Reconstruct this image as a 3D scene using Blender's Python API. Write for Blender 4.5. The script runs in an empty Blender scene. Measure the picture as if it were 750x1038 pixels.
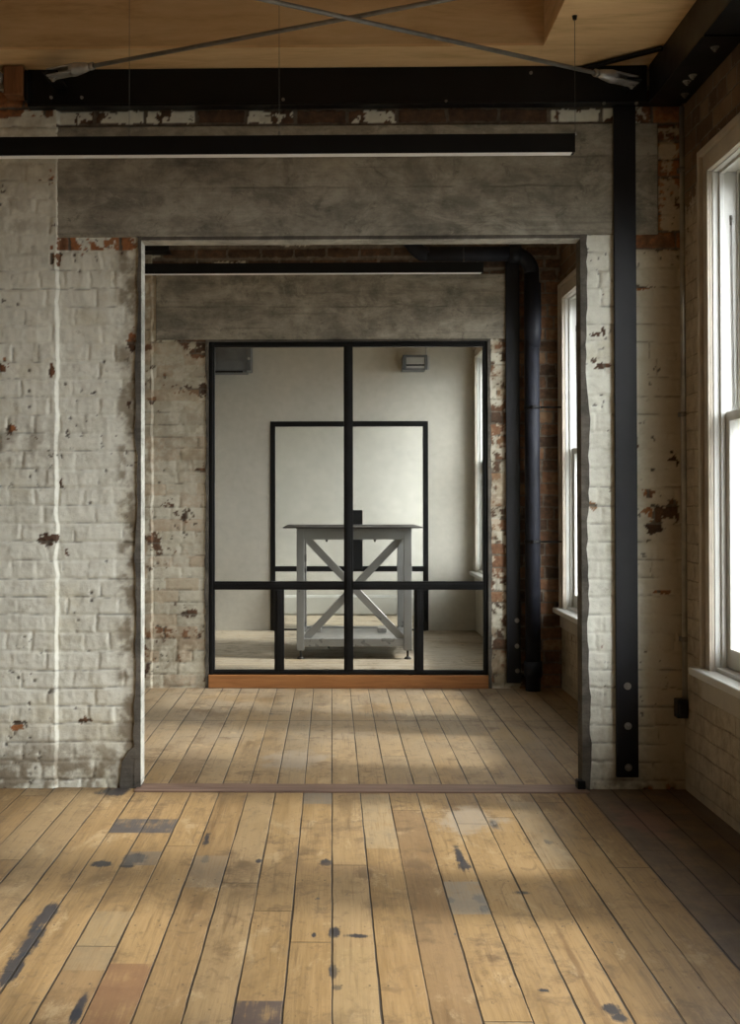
import bpy, bmesh, math, random
import numpy as np
from mathutils import Vector, Matrix
random.seed(7)
SC = bpy.context.scene
COL = SC.collection

# ------------------------------------------------------------------ camera
W_, H_ = 750, 1038
F = 1177.0
EYE = 1.36
VPX, VPY = 336.0, 507.0
YAW, PITCH, ROLL = math.radians(1.0), math.radians(0.8), 0.001
fwd = Vector((-math.sin(YAW) * math.cos(PITCH), math.cos(YAW) * math.cos(PITCH), math.sin(PITCH)))
rgt = Vector((math.cos(YAW), math.sin(YAW), 0))
upv = rgt.cross(fwd)
r2 = rgt * math.cos(ROLL) - upv * math.sin(ROLL)
u2 = upv * math.cos(ROLL) + rgt * math.sin(ROLL)
rgt, upv = r2, u2
d0 = Vector((0, 1, 0))
CX = VPX - F * d0.dot(rgt) / d0.dot(fwd)
CY = VPY + F * d0.dot(upv) / d0.dot(fwd)
cam_d = bpy.data.cameras.new('camera')
cam = bpy.data.objects.new('camera', cam_d)
COL.objects.link(cam)
m = Matrix((rgt, upv, -fwd)).transposed().to_4x4()
m.translation = Vector((0, 0, EYE))
cam.matrix_world = m
cam_d.sensor_fit = 'AUTO'
cam_d.sensor_width = 36.0
cam_d.lens = F / H_ * 36.0
cam_d.shift_x = (W_ / 2 - CX) / H_
cam_d.shift_y = (CY - H_ / 2) / H_
cam_d.clip_start = 0.05
SC.camera = cam

def at(u, v, D):
    "point of the plane Y = D seen at photo pixel (u, v)"
    d = fwd * F + rgt * (u - CX) - upv * (v - CY)
    k = D / d.y
    return Vector((d.x * k, D, EYE + d.z * k))
def ax(u, D, v=480): return at(u, v, D).x
def az(v, D, u=336): return at(u, v, D).z
def onx(u, v, X):
    "point of the plane x = X seen at pixel"
    d = fwd * F + rgt * (u - CX) - upv * (v - CY)
    k = X / d.x
    return Vector((X, d.y * k, EYE + d.z * k))
def fl(u, v, z=0.0):
    d = fwd * F + rgt * (u - CX) - upv * (v - CY)
    k = (z - EYE) / d.z
    return Vector((d.x * k, d.y * k, z))

# ------------------------------------------------------------------ node helper
class G:
    def __init__(s, name):
        s.m = bpy.data.materials.new(name); s.m.use_nodes = True
        s.t = s.m.node_tree; s.t.nodes.clear()
        s.out = s.t.nodes.new('ShaderNodeOutputMaterial')
        s._pos = None
    def n(s, typ, **kw):
        x = s.t.nodes.new('ShaderNode' + typ)
        for k, v in kw.items(): setattr(x, k, v)
        return x
    def set(s, sock, v):
        if hasattr(v, 'is_output'): s.t.links.new(v, sock)
        elif v is not None:
            if isinstance(v, (tuple, list)) and len(v) == 3 and sock.type == 'RGBA': v = (*v, 1)
            sock.default_value = v
    def pos(s):
        if s._pos is None: s._pos = s.n('NewGeometry').outputs['Position']
        return s._pos
    def sep(s, v):
        x = s.n('SeparateXYZ'); s.set(x.inputs[0], v); return x.outputs
    def comb(s, a=0.0, b=0.0, c=0.0):
        x = s.n('CombineXYZ')
        for i, q in enumerate((a, b, c)): s.set(x.inputs[i], q)
        return x.outputs[0]
    def mth(s, op, a, b=None, c=None, clamp=False):
        x = s.n('Math', operation=op); x.use_clamp = clamp
        s.set(x.inputs[0], a); s.set(x.inputs[1], b)
        if c is not None: s.set(x.inputs[2], c)
        return x.outputs[0]
    def add(s, a, b): return s.mth('ADD', a, b)
    def sub(s, a, b): return s.mth('SUBTRACT', a, b)
    def mul(s, a, b): return s.mth('MULTIPLY', a, b)
    def mx(s, a, b): return s.mth('MAXIMUM', a, b)
    def mn(s, a, b): return s.mth('MINIMUM', a, b)
    def sm(s, x, a, b, lo=0.0, hi=1.0):
        q = s.n('MapRange', interpolation_type='SMOOTHSTEP')
        s.set(q.inputs[0], x)
        if a > b: a, b, lo, hi = b, a, hi, lo
        for i, v in enumerate((a, b, lo, hi)): s.set(q.inputs[i + 1], v)
        return q.outputs[0]
    def noise(s, v, scale, detail=3.0, rough=0.55, dist=0.0, col=False):
        q = s.n('TexNoise')
        s.set(q.inputs['Vector'], v); q.inputs['Scale'].default_value = scale
        q.inputs['Detail'].default_value = detail; q.inputs['Roughness'].default_value = rough
        q.inputs['Distortion'].default_value = dist
        return q.outputs['Color' if col else 'Fac']
    def white(s, v):
        q = s.n('TexWhiteNoise', noise_dimensions='3D'); s.set(q.inputs['Vector'], v); return q.outputs['Value']
    def vscale(s, v, sc):
        q = s.n('VectorMath', operation='MULTIPLY'); s.set(q.inputs[0], v); q.inputs[1].default_value = sc; return q.outputs[0]
    def mix(s, f, a, b, typ='MIX'):
        q = s.n('Mix', data_type='RGBA', blend_type=typ)
        s.set(q.inputs[0], f); s.set(q.inputs[6], a); s.set(q.inputs[7], b); return q.outputs[2]
    def ramp(s, f, stops):
        q = s.n('ValToRGB'); s.set(q.inputs[0], f)
        e = q.color_ramp.elements
        while len(e) < len(stops): e.new(0.5)
        for i, (p, c) in enumerate(stops):
            e[i].position = p; e[i].color = (*c, 1)
        return q.outputs[0]
    def box(s, a, a0, a1, b, b0, b1, soft=0.01):
        q = s.mul(s.sm(a, a0 - soft, a0 + soft), s.sm(a, a1 + soft, a1 - soft))
        return s.mul(q, s.mul(s.sm(b, b0 - soft, b0 + soft), s.sm(b, b1 + soft, b1 - soft)))
    def spot(s, a, a0, ra, b, b0, rb, warp=None, edge=0.35):
        da = s.mul(s.sub(a, a0), 1.0 / ra); db = s.mul(s.sub(b, b0), 1.0 / rb)
        d = s.mth('SQRT', s.add(s.mul(da, da), s.mul(db, db)))
        if warp is not None: d = s.add(d, warp)
        return s.sm(d, 1 + edge, 1 - edge)
    def bump(s, h, dist=0.01, strength=1.0):
        q = s.n('Bump'); q.inputs['Strength'].default_value = strength
        q.inputs['Distance'].default_value = dist; s.set(q.inputs['Height'], h); return q.outputs[0]
    def bsdf(s, color, rough=0.6, metal=0.0, normal=None, spec=0.5):
        q = s.n('BsdfPrincipled')
        s.set(q.inputs['Base Color'], color); s.set(q.inputs['Roughness'], rough); s.set(q.inputs['Metallic'], metal)
        s.set(q.inputs['Specular IOR Level'], spec)
        if normal is not None: s.set(q.inputs['Normal'], normal)
        s.t.links.new(q.outputs[0], s.out.inputs[0]); return s.m

def simple(name, col, rough=0.5, metal=0.0, var=0.25, scale=8.0, bump=0.0, bscale=60.0, spec=0.5):
    g = G(name); p = g.pos()
    nz = g.noise(p, scale, 4)
    lo = tuple(c * (1 - var) for c in col); hi = tuple(min(1, c * (1 + var)) for c in col)
    c = g.ramp(nz, [(0.3, lo), (0.7, hi)])
    r = g.sm(nz, 0.2, 0.8, max(0.02, rough - 0.1), min(1, rough + 0.1))
    nrm = g.bump(g.noise(p, bscale, 3), 0.002, bump) if bump else None
    return g.bsdf(c, r, metal, nrm, spec)

# ------------------------------------------------------------------ materials
def brick_mat(name, axis, phase_z, paint=(0.60, 0.57, 0.50), peel=0.0, boxes=(), spots=(), dirt=(), brickcol=None, h=0.0862, wd=0.236, ox=0.0):
    """painted old brickwork. boxes / dirt: (a0,a1,z0,z1,amount,soft); spots: (a,ra,z,rz)"""
    g = G(name); p = g.pos(); o = g.sep(p)
    a = o[0] if axis == 'X' else o[1]; z = o[2]
    wv = g.noise(p, 5.0, 3, 0.6, col=True); ws = g.sep(wv)
    wf = g.noise(p, 38.0, 2, 0.5, col=True); wfs = g.sep(wf)
    aa = g.add(g.add(a, g.mul(g.sub(ws[0], 0.5), 0.030)), g.mul(g.sub(wfs[0], 0.5), 0.010))
    zz = g.add(g.add(z, g.mul(g.sub(ws[1], 0.5), 0.020)), g.mul(g.sub(wfs[1], 0.5), 0.007))
    b = g.n('TexBrick', offset=0.5, offset_frequency=2, squash=0.5, squash_frequency=2)
    g.set(b.inputs['Vector'], g.comb(g.add(aa, 40.0 + ox), g.sub(zz, phase_z - 20 * h), 0.0))
    b.inputs['Scale'].default_value = 1.0; b.inputs['Mortar Size'].default_value = 0.0065
    b.inputs['Mortar Smooth'].default_value = 0.9; b.inputs['Brick Width'].default_value = wd
    b.inputs['Row Height'].default_value = h; b.inputs['Bias'].default_value = 0.0
    g.set(b.inputs['Color1'], (0, 0, 0)); g.set(b.inputs['Color2'], (1, 1, 1)); g.set(b.inputs['Mortar'], (0.5, 0.5, 0.5))
    rnd = g.sep(b.outputs['Color'])[0]; mor = b.outputs['Fac']
    n1 = g.noise(p, 3.1, 5, 0.65); n2 = g.noise(p, 17.0, 5, 0.7); n3 = g.noise(p, 75.0, 3, 0.6)
    # how willing the paint is to come off
    e = g.add(g.add(g.mul(n1, 0.55), g.mul(n2, 0.75)), g.mul(rnd, 0.16))
    e = g.add(e, peel)
    for (a0, a1, z0, z1, amt, sf) in boxes:
        e = g.add(e, g.mul(g.box(a, a0, a1, z, z0, z1, sf), amt))
    warp = g.mul(g.sub(n2, 0.5), 2.6)
    for (sa, ra, sz, rz) in spots:
        e = g.add(e, g.mul(g.spot(a, sa, ra, z, sz, rz, warp), 0.6))
    bare = g.sm(e, 0.93, 0.99)
    # colours
    bc = brickcol or [(0.0, (0.10, 0.055, 0.035)), (0.35, (0.25, 0.105, 0.05)), (0.6, (0.42, 0.17, 0.07)), (0.8, (0.33, 0.22, 0.13)), (1.0, (0.20, 0.15, 0.11))]
    bv = g.add(g.mul(rnd, 0.55), g.mul(g.noise(p, 9.0, 4, 0.7), 0.6))
    bcol = g.ramp(g.sub(bv, 0.06), bc)
    mcol = g.ramp(n2, [(0.3, (0.10, 0.085, 0.065)), (0.7, (0.26, 0.22, 0.17))])
    bcol = g.mix(g.sm(mor, 0.2, 0.7), bcol, mcol)
    pd = tuple(c * 0.80 for c in paint); pl = tuple(min(1, c * 1.08) for c in paint)
    pcol = g.ramp(g.add(g.mul(n1, 0.5), g.mul(n2, 0.5)), [(0.34, pd), (0.62, pl)])
    # yellowed and grimy patches
    dn = g.noise(p, 2.2, 4, 0.6)
    pcol = g.mix(g.sm(dn, 0.52, 0.75, 0, 0.55), pcol, tuple(c * k for c, k in zip(paint, (0.78, 0.70, 0.55))))
    gr = g.sm(g.add(n2, g.mul(dn, 0.5)), 0.90, 1.05, 0, 0.5)
    pcol = g.mix(gr, pcol, (0.16, 0.14, 0.11))
    for (a0, a1, z0, z1, amt, sf) in dirt:
        d = g.mul(g.box(a, a0, a1, z, z0, z1, sf), g.sm(n2, 0.3, 0.68, 0.1 * amt, amt))
        pcol = g.mix(d, pcol, (0.20, 0.145, 0.085))
    # broken dark line in the joints
    crack = g.mul(g.sm(mor, 0.55, 1.0), g.sm(g.noise(p, 6.0, 4, 0.7), 0.46, 0.66))
    pcol = g.mix(g.mul(crack, 0.72), pcol, (0.13, 0.11, 0.085))
    # pin holes and specks
    vo = g.n('TexVoronoi', feature='F1'); g.set(vo.inputs['Vector'], g.comb(a, z, 0.0)); vo.inputs['Scale'].default_value = 9.0
    hole = g.mul(g.sm(vo.outputs['Distance'], 0.075, 0.05), g.sm(g.sep(vo.outputs['Color'])[0], 0.70, 0.72))
    pcol = g.mix(g.mul(hole, 0.9), pcol, (0.03, 0.026, 0.02))
    col = g.mix(bare, pcol, bcol)
    # relief: brick faces, sunk joints, lumpy paint, vertical runs
    face = g.sm(mor, 0.95, 0.1)
    drip = g.noise(g.vscale(p, (70, 70, 12)), 1.0, 2, 0.5)
    hgt = g.add(g.mul(face, 0.50), g.mul(rnd, 0.18))
    hgt = g.add(hgt, g.add(g.mul(n2, 0.55), g.mul(n3, 0.16)))
    hgt = g.add(hgt, g.mul(drip, 0.10))
    hgt = g.sub(hgt, g.mul(bare, 0.16)); hgt = g.sub(hgt, g.mul(hole, 0.5))
    nrm = g.bump(hgt, 0.014, 0.9)
    return g.bsdf(col, g.sm(bare, 0, 1, 0.55, 0.9), 0, nrm, 0.35)

def concrete_mat(name, base=(0.27, 0.245, 0.20), seam=None, axis='X'):
    g = G(name); p = g.pos(); o = g.sep(p); z = o[2]
    st = g.vscale(p, (1.2, 1.2, 3.2))
    n1 = g.noise(st, 1.4, 6, 0.65, 0.4); n2 = g.noise(p, 9.0, 6, 0.7); n3 = g.noise(p, 90, 3, 0.6)
    f = g.add(g.add(g.mul(n1, 0.75), g.mul(n2, 0.62)), -0.17)
    c = g.ramp(f, [(0.30, tuple(x * 0.50 for x in base)), (0.50, tuple(x * 1.12 for x in base)), (0.70, tuple(x * 1.75 for x in base))])
    fine = g.noise(g.vscale(p, (14, 14, 60)), 1.0, 5, 0.7)
    c = g.mix(g.sm(fine, 0.40, 0.66, 0.0, 0.16), c, tuple(x * 0.45 for x in base))
    sand = g.noise(p, 55.0, 4, 0.7)
    c = g.mix(g.sm(sand, 0.58, 0.72, 0, 0.45), c, tuple(x * 1.7 for x in base))
    lines = g.sm(g.noise(g.vscale(p, (0.7, 0.7, 26)), 1.0, 2, 0.5), 0.60, 0.64)
    c = g.mix(g.mul(lines, 0.28), c, tuple(x * 0.45 for x in base))
    hgt = g.add(g.mul(n2, 0.5), g.mul(n3, 0.15))
    grain = g.noise(g.vscale(p, (3, 3, 160)), 1.0, 3, 0.6)
    hgt = g.add(hgt, g.mul(grain, 0.25))
    if seam is not None:
        for sz in seam:
            w = g.mul(g.sub(g.noise(p, 4.0, 3), 0.5), 0.03)
            d = g.mth('ABSOLUTE', g.sub(g.add(z, w), sz))
            lm = g.mul(g.sm(d, 0.008, 0.001), g.sm(g.noise(p, 5.0, 3), 0.4, 0.6))
            c = g.mix(g.mul(lm, 0.5), c, tuple(x * 0.4 for x in base))
            hgt = g.sub(hgt, g.mul(lm, 0.4))
    cloud = g.noise(g.vscale(p, (1, 1, 1.8)), 3.2, 6, 0.7, 0.8)
    c = g.mix(g.sm(cloud, 0.50, 0.36, 0, 0.45), c, tuple(x * 0.42 for x in base))
    c = g.mix(g.sm(cloud, 0.52, 0.66, 0, 0.55), c, tuple(x * 1.9 for x in base))
    blot = g.sm(g.noise(p, 11.0, 6, 0.75, 0.6), 0.56, 0.68)
    c = g.mix(g.mul(blot, 0.55), c, tuple(x * 0.42 for x in base))
    pale = g.sm(g.noise(g.vscale(p, (1, 1, 2)), 11.0, 5, 0.75, 0.8), 0.64, 0.72)
    c = g.mix(g.mul(pale, 0.5), c, tuple(x * 1.9 for x in base))
    return g.bsdf(c, 0.85, 0, g.bump(hgt, 0.006, 0.9), 0.3)

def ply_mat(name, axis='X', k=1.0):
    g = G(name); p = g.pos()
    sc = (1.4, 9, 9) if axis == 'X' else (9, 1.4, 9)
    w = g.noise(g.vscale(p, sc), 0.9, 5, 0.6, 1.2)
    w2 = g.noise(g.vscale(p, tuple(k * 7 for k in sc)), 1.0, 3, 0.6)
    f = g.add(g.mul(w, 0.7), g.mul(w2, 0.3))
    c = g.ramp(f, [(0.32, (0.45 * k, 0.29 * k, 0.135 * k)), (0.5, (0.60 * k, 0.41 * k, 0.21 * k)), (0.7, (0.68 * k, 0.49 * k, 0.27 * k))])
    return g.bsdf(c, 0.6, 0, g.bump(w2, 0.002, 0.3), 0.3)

def floor_mat(name):
    g = G(name); p = g.pos(); o = g.sep(p); x, y = o[0], o[1]
    wx_, wy_ = x, y
    turn = g.mth('GREATER_THAN', y, 8.50)
    x = g.add(wx_, g.mul(turn, g.sub(wy_, wx_))); y = g.sub(wy_, g.mul(turn, g.sub(wy_, wx_)))
    y = g.add(y, g.mul(turn, 20.0)); p = g.comb(x, y, 0.0)
    wob = g.mul(g.sub(g.noise(g.vscale(p, (1, 2.5, 1)), 2.0, 3), 0.5), 0.005)
    xs = g.mul(g.add(x, wob), 1.0 / 0.131)
    idx = g.mth('FLOOR', xs); fx = g.sub(xs, idx)
    far = g.mth('GREATER_THAN', wy_, 7.18); mid = g.mth('GREATER_THAN', wy_, 5.5)
    rm = g.add(far, mid)
    r1 = g.white(g.comb(idx, rm, 3.3))
    ys = g.add(g.mul(y, 1 / 3.3), g.mul(r1, 7.0))
    seg = g.mth('FLOOR', ys); fy = g.sub(ys, seg)
    r2 = g.white(g.comb(idx, g.add(seg, g.mul(rm, 31.0)), 1.7)); r3 = g.white(g.comb(idx, g.add(seg, g.mul(rm, 31.0)), 8.1))
    sh = g.comb(g.add(x, g.mul(r2, 9.0)), y, 0.0)
    gr = g.noise(g.vscale(sh, (22, 1.3, 1)), 1.0, 5, 0.65, 0.8)
    gf = g.noise(g.vscale(sh, (140, 5, 1)), 1.0, 3, 0.6)
    wear = g.noise(p, 1.6, 5, 0.6); wear2 = g.noise(p, 7.0, 5, 0.7)
    f = g.add(g.add(g.mul(gr, 0.55), g.mul(gf, 0.30)), g.add(g.mul(r2, 0.15), 0.03))
    c = g.ramp(f, [(0.26, (0.115, 0.064, 0.025)), (0.42, (0.225, 0.138, 0.055)), (0.58, (0.31, 0.198, 0.085)), (0.85, (0.37, 0.252, 0.122))])
    # some boards greyer, some browner
    c = g.mix(g.sm(r3, 0.70, 0.98, 0, 0.35), c, (0.26, 0.20, 0.12))
    c = g.mix(g.sm(r3, 0.12, 0.02, 0, 0.5), c, (0.14, 0.08, 0.042))
    # worn grey towards the second room
    c = g.mix(g.mul(g.sm(wy_, 5.2, 7.0, 0.05, 0.85), g.sm(wear, 0.32, 0.6, 0.35, 1.0)), c, (0.25, 0.20, 0.135))
    c = g.mix(g.mul(turn, 0.65), c, (0.44, 0.39, 0.305))
    c = g.mix(g.sm(g.add(wear2, g.mul(wear, 0.5)), 0.78, 0.98, 0, 0.75), c, (0.115, 0.070, 0.034))
    c = g.mix(g.sm(g.noise(g.vscale(p, (1.0, 0.45, 1)), 3.4, 6, 0.7, 0.5), 0.52, 0.66, 0, 0.55), c, (0.125, 0.078, 0.036))
    c = g.mix(g.sm(g.noise(g.vscale(p, (1.3, 0.6, 1)), 4.6, 6, 0.75, 0.4), 0.55, 0.68, 0, 0.6), c, (0.42, 0.31, 0.17))
    c = g.mix(g.sm(g.noise(g.vscale(p, (1.0, 0.5, 1)), 3.9, 6, 0.7, 0.9), 0.60, 0.72, 0, 0.5), c, (0.17, 0.125, 0.075))
    c = g.mix(g.sm(g.noise(g.vscale(p, (1.0, 0.7, 1)), 24.0, 4, 0.7), 0.66, 0.74, 0, 0.75), c, (0.055, 0.036, 0.020))
    c = g.mix(g.sm(g.noise(g.vscale(p, (1.0, 0.35, 1)), 60.0, 3, 0.6), 0.66, 0.76, 0, 0.55), c, (0.06, 0.04, 0.022))
    c = g.mix(g.sm(g.noise(g.vscale(p, (1.6, 0.9, 1)), 9.0, 6, 0.78, 0.6), 0.53, 0.66, 0, 0.55), c, (0.13, 0.082, 0.040))
    c = g.mix(g.sm(g.noise(g.vscale(sh, (55, 2.2, 1)), 1.0, 4, 0.65), 0.54, 0.70, 0, 0.5), c, (0.105, 0.064, 0.030))
    # small dark blue-grey paint marks scattered about
    sp = g.sm(g.noise(g.vscale(p, (1, 0.6, 1)), 6.5, 6, 0.72, 0.4), 0.672, 0.695)
    c = g.mix(g.mul(sp, 0.8), c, (0.05, 0.052, 0.058))
    warp = g.add(g.mul(g.sub(wear2, 0.5), 3.0), g.mul(g.sub(gf, 0.5), 1.0))
    # unsanded dark boards along the window wall
    edge = g.mul(g.sm(x, 1.165, 1.185), g.sm(y, 5.6, 5.45))
    c = g.mix(g.mul(edge, g.sm(wear2, 0.25, 0.6, 0.45, 0.85)), c, (0.085, 0.062, 0.048))
    stain = [(103, 875, 10, 3), (137, 871, 12, 5), (130, 877, 8, 3), (82, 1018, 5, 16), (76, 1030, 5, 8),
             (470, 876, 7, 6), (466, 868, 4, 8), (458, 913, 4, 3), (487, 912, 7, 5), (490, 921, 4, 4), (210, 850, 3, 6), (208, 871, 4, 4), (318, 948, 2, 2), (330, 874, 6, 3), (555, 853, 4, 2), (530, 905, 9, 2), (500, 835, 5, 5), (620, 1024, 9, 5), (627, 1031, 8, 4), (338, 945, 5, 5), (338, 985, 4, 7), (342, 1001, 5, 3), (262, 873, 3, 2),
             (12, 985, 9, 16), (30, 955, 10, 14), (48, 928, 9, 12), (115, 803, 14, 5), (551, 1004, 6, 2), (365, 949, 12, 2)]
    tone = {'d': (0.022, 0.024, 0.030)}
    for (u, v, ru, rv) in stain:
        q = fl(u, v); qx = fl(u + ru, v); qy = fl(u, v - rv)
        sk = g.sub(x, g.mul(g.sub(y, q.y), q.x / q.y)) if False else x
        k = g.spot(sk, q.x, abs(qx.x - q.x), y, q.y, abs(qy.y - q.y), warp, 0.3)
        c = g.mix(g.mul(k, 0.92), c, tone['d'])
    for (u, v, ru, rv, cc, am) in [(370, 885, 8, 7, (0.10, 0.06, 0.03), 0.7), (422, 876, 12, 6, (0.13, 0.08, 0.04), 0.7),
                                   (588, 985, 3, 45, (0.16, 0.09, 0.04), 0.6), (340, 880, 60, 5, (0.2, 0.12, 0.06), 0.25), (430, 985, 40, 30, (0.30, 0.19, 0.09), 0.3),
                                   (475, 830, 30, 12, (0.34, 0.29, 0.22), 0.6), (655, 832, 26, 12, (0.19, 0.10, 0.07), 0.6), (300, 770, 30, 8, (0.30, 0.25, 0.19), 0.6),
                                   (520, 745, 20, 8, (0.28, 0.19, 0.08), 0.6)]:
        q = fl(u, v); qx = fl(u + ru, v); qy = fl(u, v - rv)
        k = g.spot(x, q.x, abs(qx.x - q.x), y, q.y, abs(qy.y - q.y), warp, 0.3)
        c = g.mix(g.mul(k, am), c, cc)
    # boards replaced or stained over part of their length
    for (i0, i1, v1, v0, cc, am) in [(-7, -5, 845, 831, (0.060, 0.055, 0.055), 0.9), (-2, -1, 1060, 1015, (0.070, 0.052, 0.048), 0.9), (-5, -4, 1060, 978, (0.17, 0.085, 0.042), 0.8),
                                     (3, 4, 926, 893, (0.25, 0.225, 0.18), 0.65), (-1, 0, 815, 803, (0.15, 0.145, 0.13), 0.6), (-6, -5, 878, 864, (0.12, 0.105, 0.085), 0.6),
                                     (6, 7, 880, 812, (0.40, 0.33, 0.22), 0.4), (-4, -3, 900, 868, (0.22, 0.17, 0.11), 0.6), (0, 1, 1060, 960, (0.30, 0.21, 0.10), 0.35), (-6, -5, 985, 925, (0.27, 0.205, 0.115), 0.5), (1, 2, 860, 805, (0.36, 0.29, 0.18), 0.4)]:
        k = g.mul(g.box(x, i0 * 0.131, i1 * 0.131, y, fl(336, v1).y, fl(336, v0).y, 0.003), g.sm(g.add(g.mul(wear2, 0.6), g.mul(gf, 0.4)), 0.36, 0.52, 0.25, 1.0))
        c = g.mix(g.mul(k, am), c, cc)
    # nails in pairs along the joists
    ny = g.mth('ABSOLUTE', g.sub(g.mth('FRACT', g.mul(g.add(y, 0.1), 1 / 0.45)), 0.5))
    ny = g.mul(ny, 0.45)
    nx = g.mul(g.mn(g.mth('ABSOLUTE', g.sub(fx, 0.2)), g.mth('ABSOLUTE', g.sub(fx, 0.8))), 0.131)
    nd = g.mth('SQRT', g.add(g.mul(nx, nx), g.mul(g.mul(ny, ny), 0.35)))
    nail = g.mul(g.sm(nd, 0.0045, 0.002), g.sm(g.white(g.comb(idx, g.mth('FLOOR', g.mul(g.add(y, 0.1), 1 / 0.45)), 4.4)), 0.25, 0.8, 0.1, 0.7))
    c = g.mix(nail, c, (0.05, 0.03, 0.02))
    # gaps between boards
    ed = g.mul(g.mn(fx, g.sub(1.0, fx)), 0.131)
    gw = g.sm(g.noise(g.vscale(p, (4, 1.2, 1)), 1.5, 3, 0.6), 0.3, 0.7, 0.0004, 0.0026)
    q = g.n('MapRange', interpolation_type='SMOOTHSTEP'); g.set(q.inputs[0], ed); g.set(q.inputs[1], gw); g.set(q.inputs[2], g.add(gw, 0.0022)); q.inputs[3].default_value = 1; q.inputs[4].default_value = 0
    gap = q.outputs[0]
    ey = g.mul(g.mn(fy, g.sub(1.0, fy)), 3.3)
    gap = g.mul(gap, g.sm(g.noise(g.vscale(p, (9, 0.8, 1)), 1.0, 3, 0.6), 0.3, 0.5, 0.45, 1.0))
    gap = g.mx(gap, g.sm(ey, 0.004, 0.0015, 0, 0.65))
    gap = g.mx(gap, g.sm(g.mth('ABSOLUTE', g.sub(wy_, 7.18)), 0.007, 0.003, 0, 0.85))
    c = g.mix(g.mul(gap, 0.93), c, (0.018, 0.013, 0.009))
    cup = g.mul(g.mth('POWER', g.sub(fx, 0.5), 2.0), -1.2)
    hgt = g.add(g.add(g.mul(gr, 0.12), g.mul(gf, 0.05)), g.add(cup, g.mul(r3, 0.14)))
    hgt = g.add(hgt, g.mul(wear2, 0.15))
    hgt = g.sub(hgt, g.mul(gap, 0.9))
    rough = g.add(g.sm(g.add(wear, g.mul(gr, 0.4)), 0.4, 0.95, 0.42, 0.68), 0.0)
    return g.bsdf(c, rough, 0, g.bump(hgt, 0.006, 0.8), 0.4)

def plaster_mat(name, col, sc=1.3):
    g = G(name); p = g.pos()
    f = g.add(g.mul(g.noise(p, sc, 5, 0.6), 0.6), g.mul(g.noise(p, 14, 4, 0.6), 0.4))
    c = g.ramp(f, [(0.3, tuple(x * 0.84 for x in col)), (0.7, tuple(min(1, x * 1.1) for x in col))])
    return g.bsdf(c, 0.8, 0, g.bump(g.noise(p, 25, 4), 0.003, 0.4), 0.3)

def wood_mat(name, lo, hi, along='X', rough=0.5):
    g = G(name); p = g.pos()
    sc = {'X': (2, 24, 24), 'Y': (24, 2, 24), 'Z': (24, 24, 2)}[along]
    w = g.noise(g.vscale(p, sc), 1.0, 5, 0.65, 0.9)
    c = g.ramp(w, [(0.3, lo), (0.7, hi)])
    return g.bsdf(c, rough, 0, g.bump(w, 0.002, 0.4), 0.4)

def glass_mat(name, tint=(1, 1, 1), refl=0.6):
    g = G(name)
    lw = g.n('LayerWeight'); lw.inputs[0].default_value = 0.5
    fr = g.add(0.035, g.mul(g.mth('POWER', lw.outputs['Facing'], 5.0), 0.9))
    tr = g.n('BsdfTransparent'); g.set(tr.inputs[0], tint)
    gl = g.n('BsdfGlossy'); gl.inputs['Roughness'].default_value = 0.02
    mx = g.n('MixShader'); g.set(mx.inputs[0], g.mul(fr, refl))
    g.t.links.new(tr.outputs[0], mx.inputs[1]); g.t.links.new(gl.outputs[0], mx.inputs[2])
    g.t.links.new(mx.outputs[0], g.out.inputs[0]); return g.m

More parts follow.
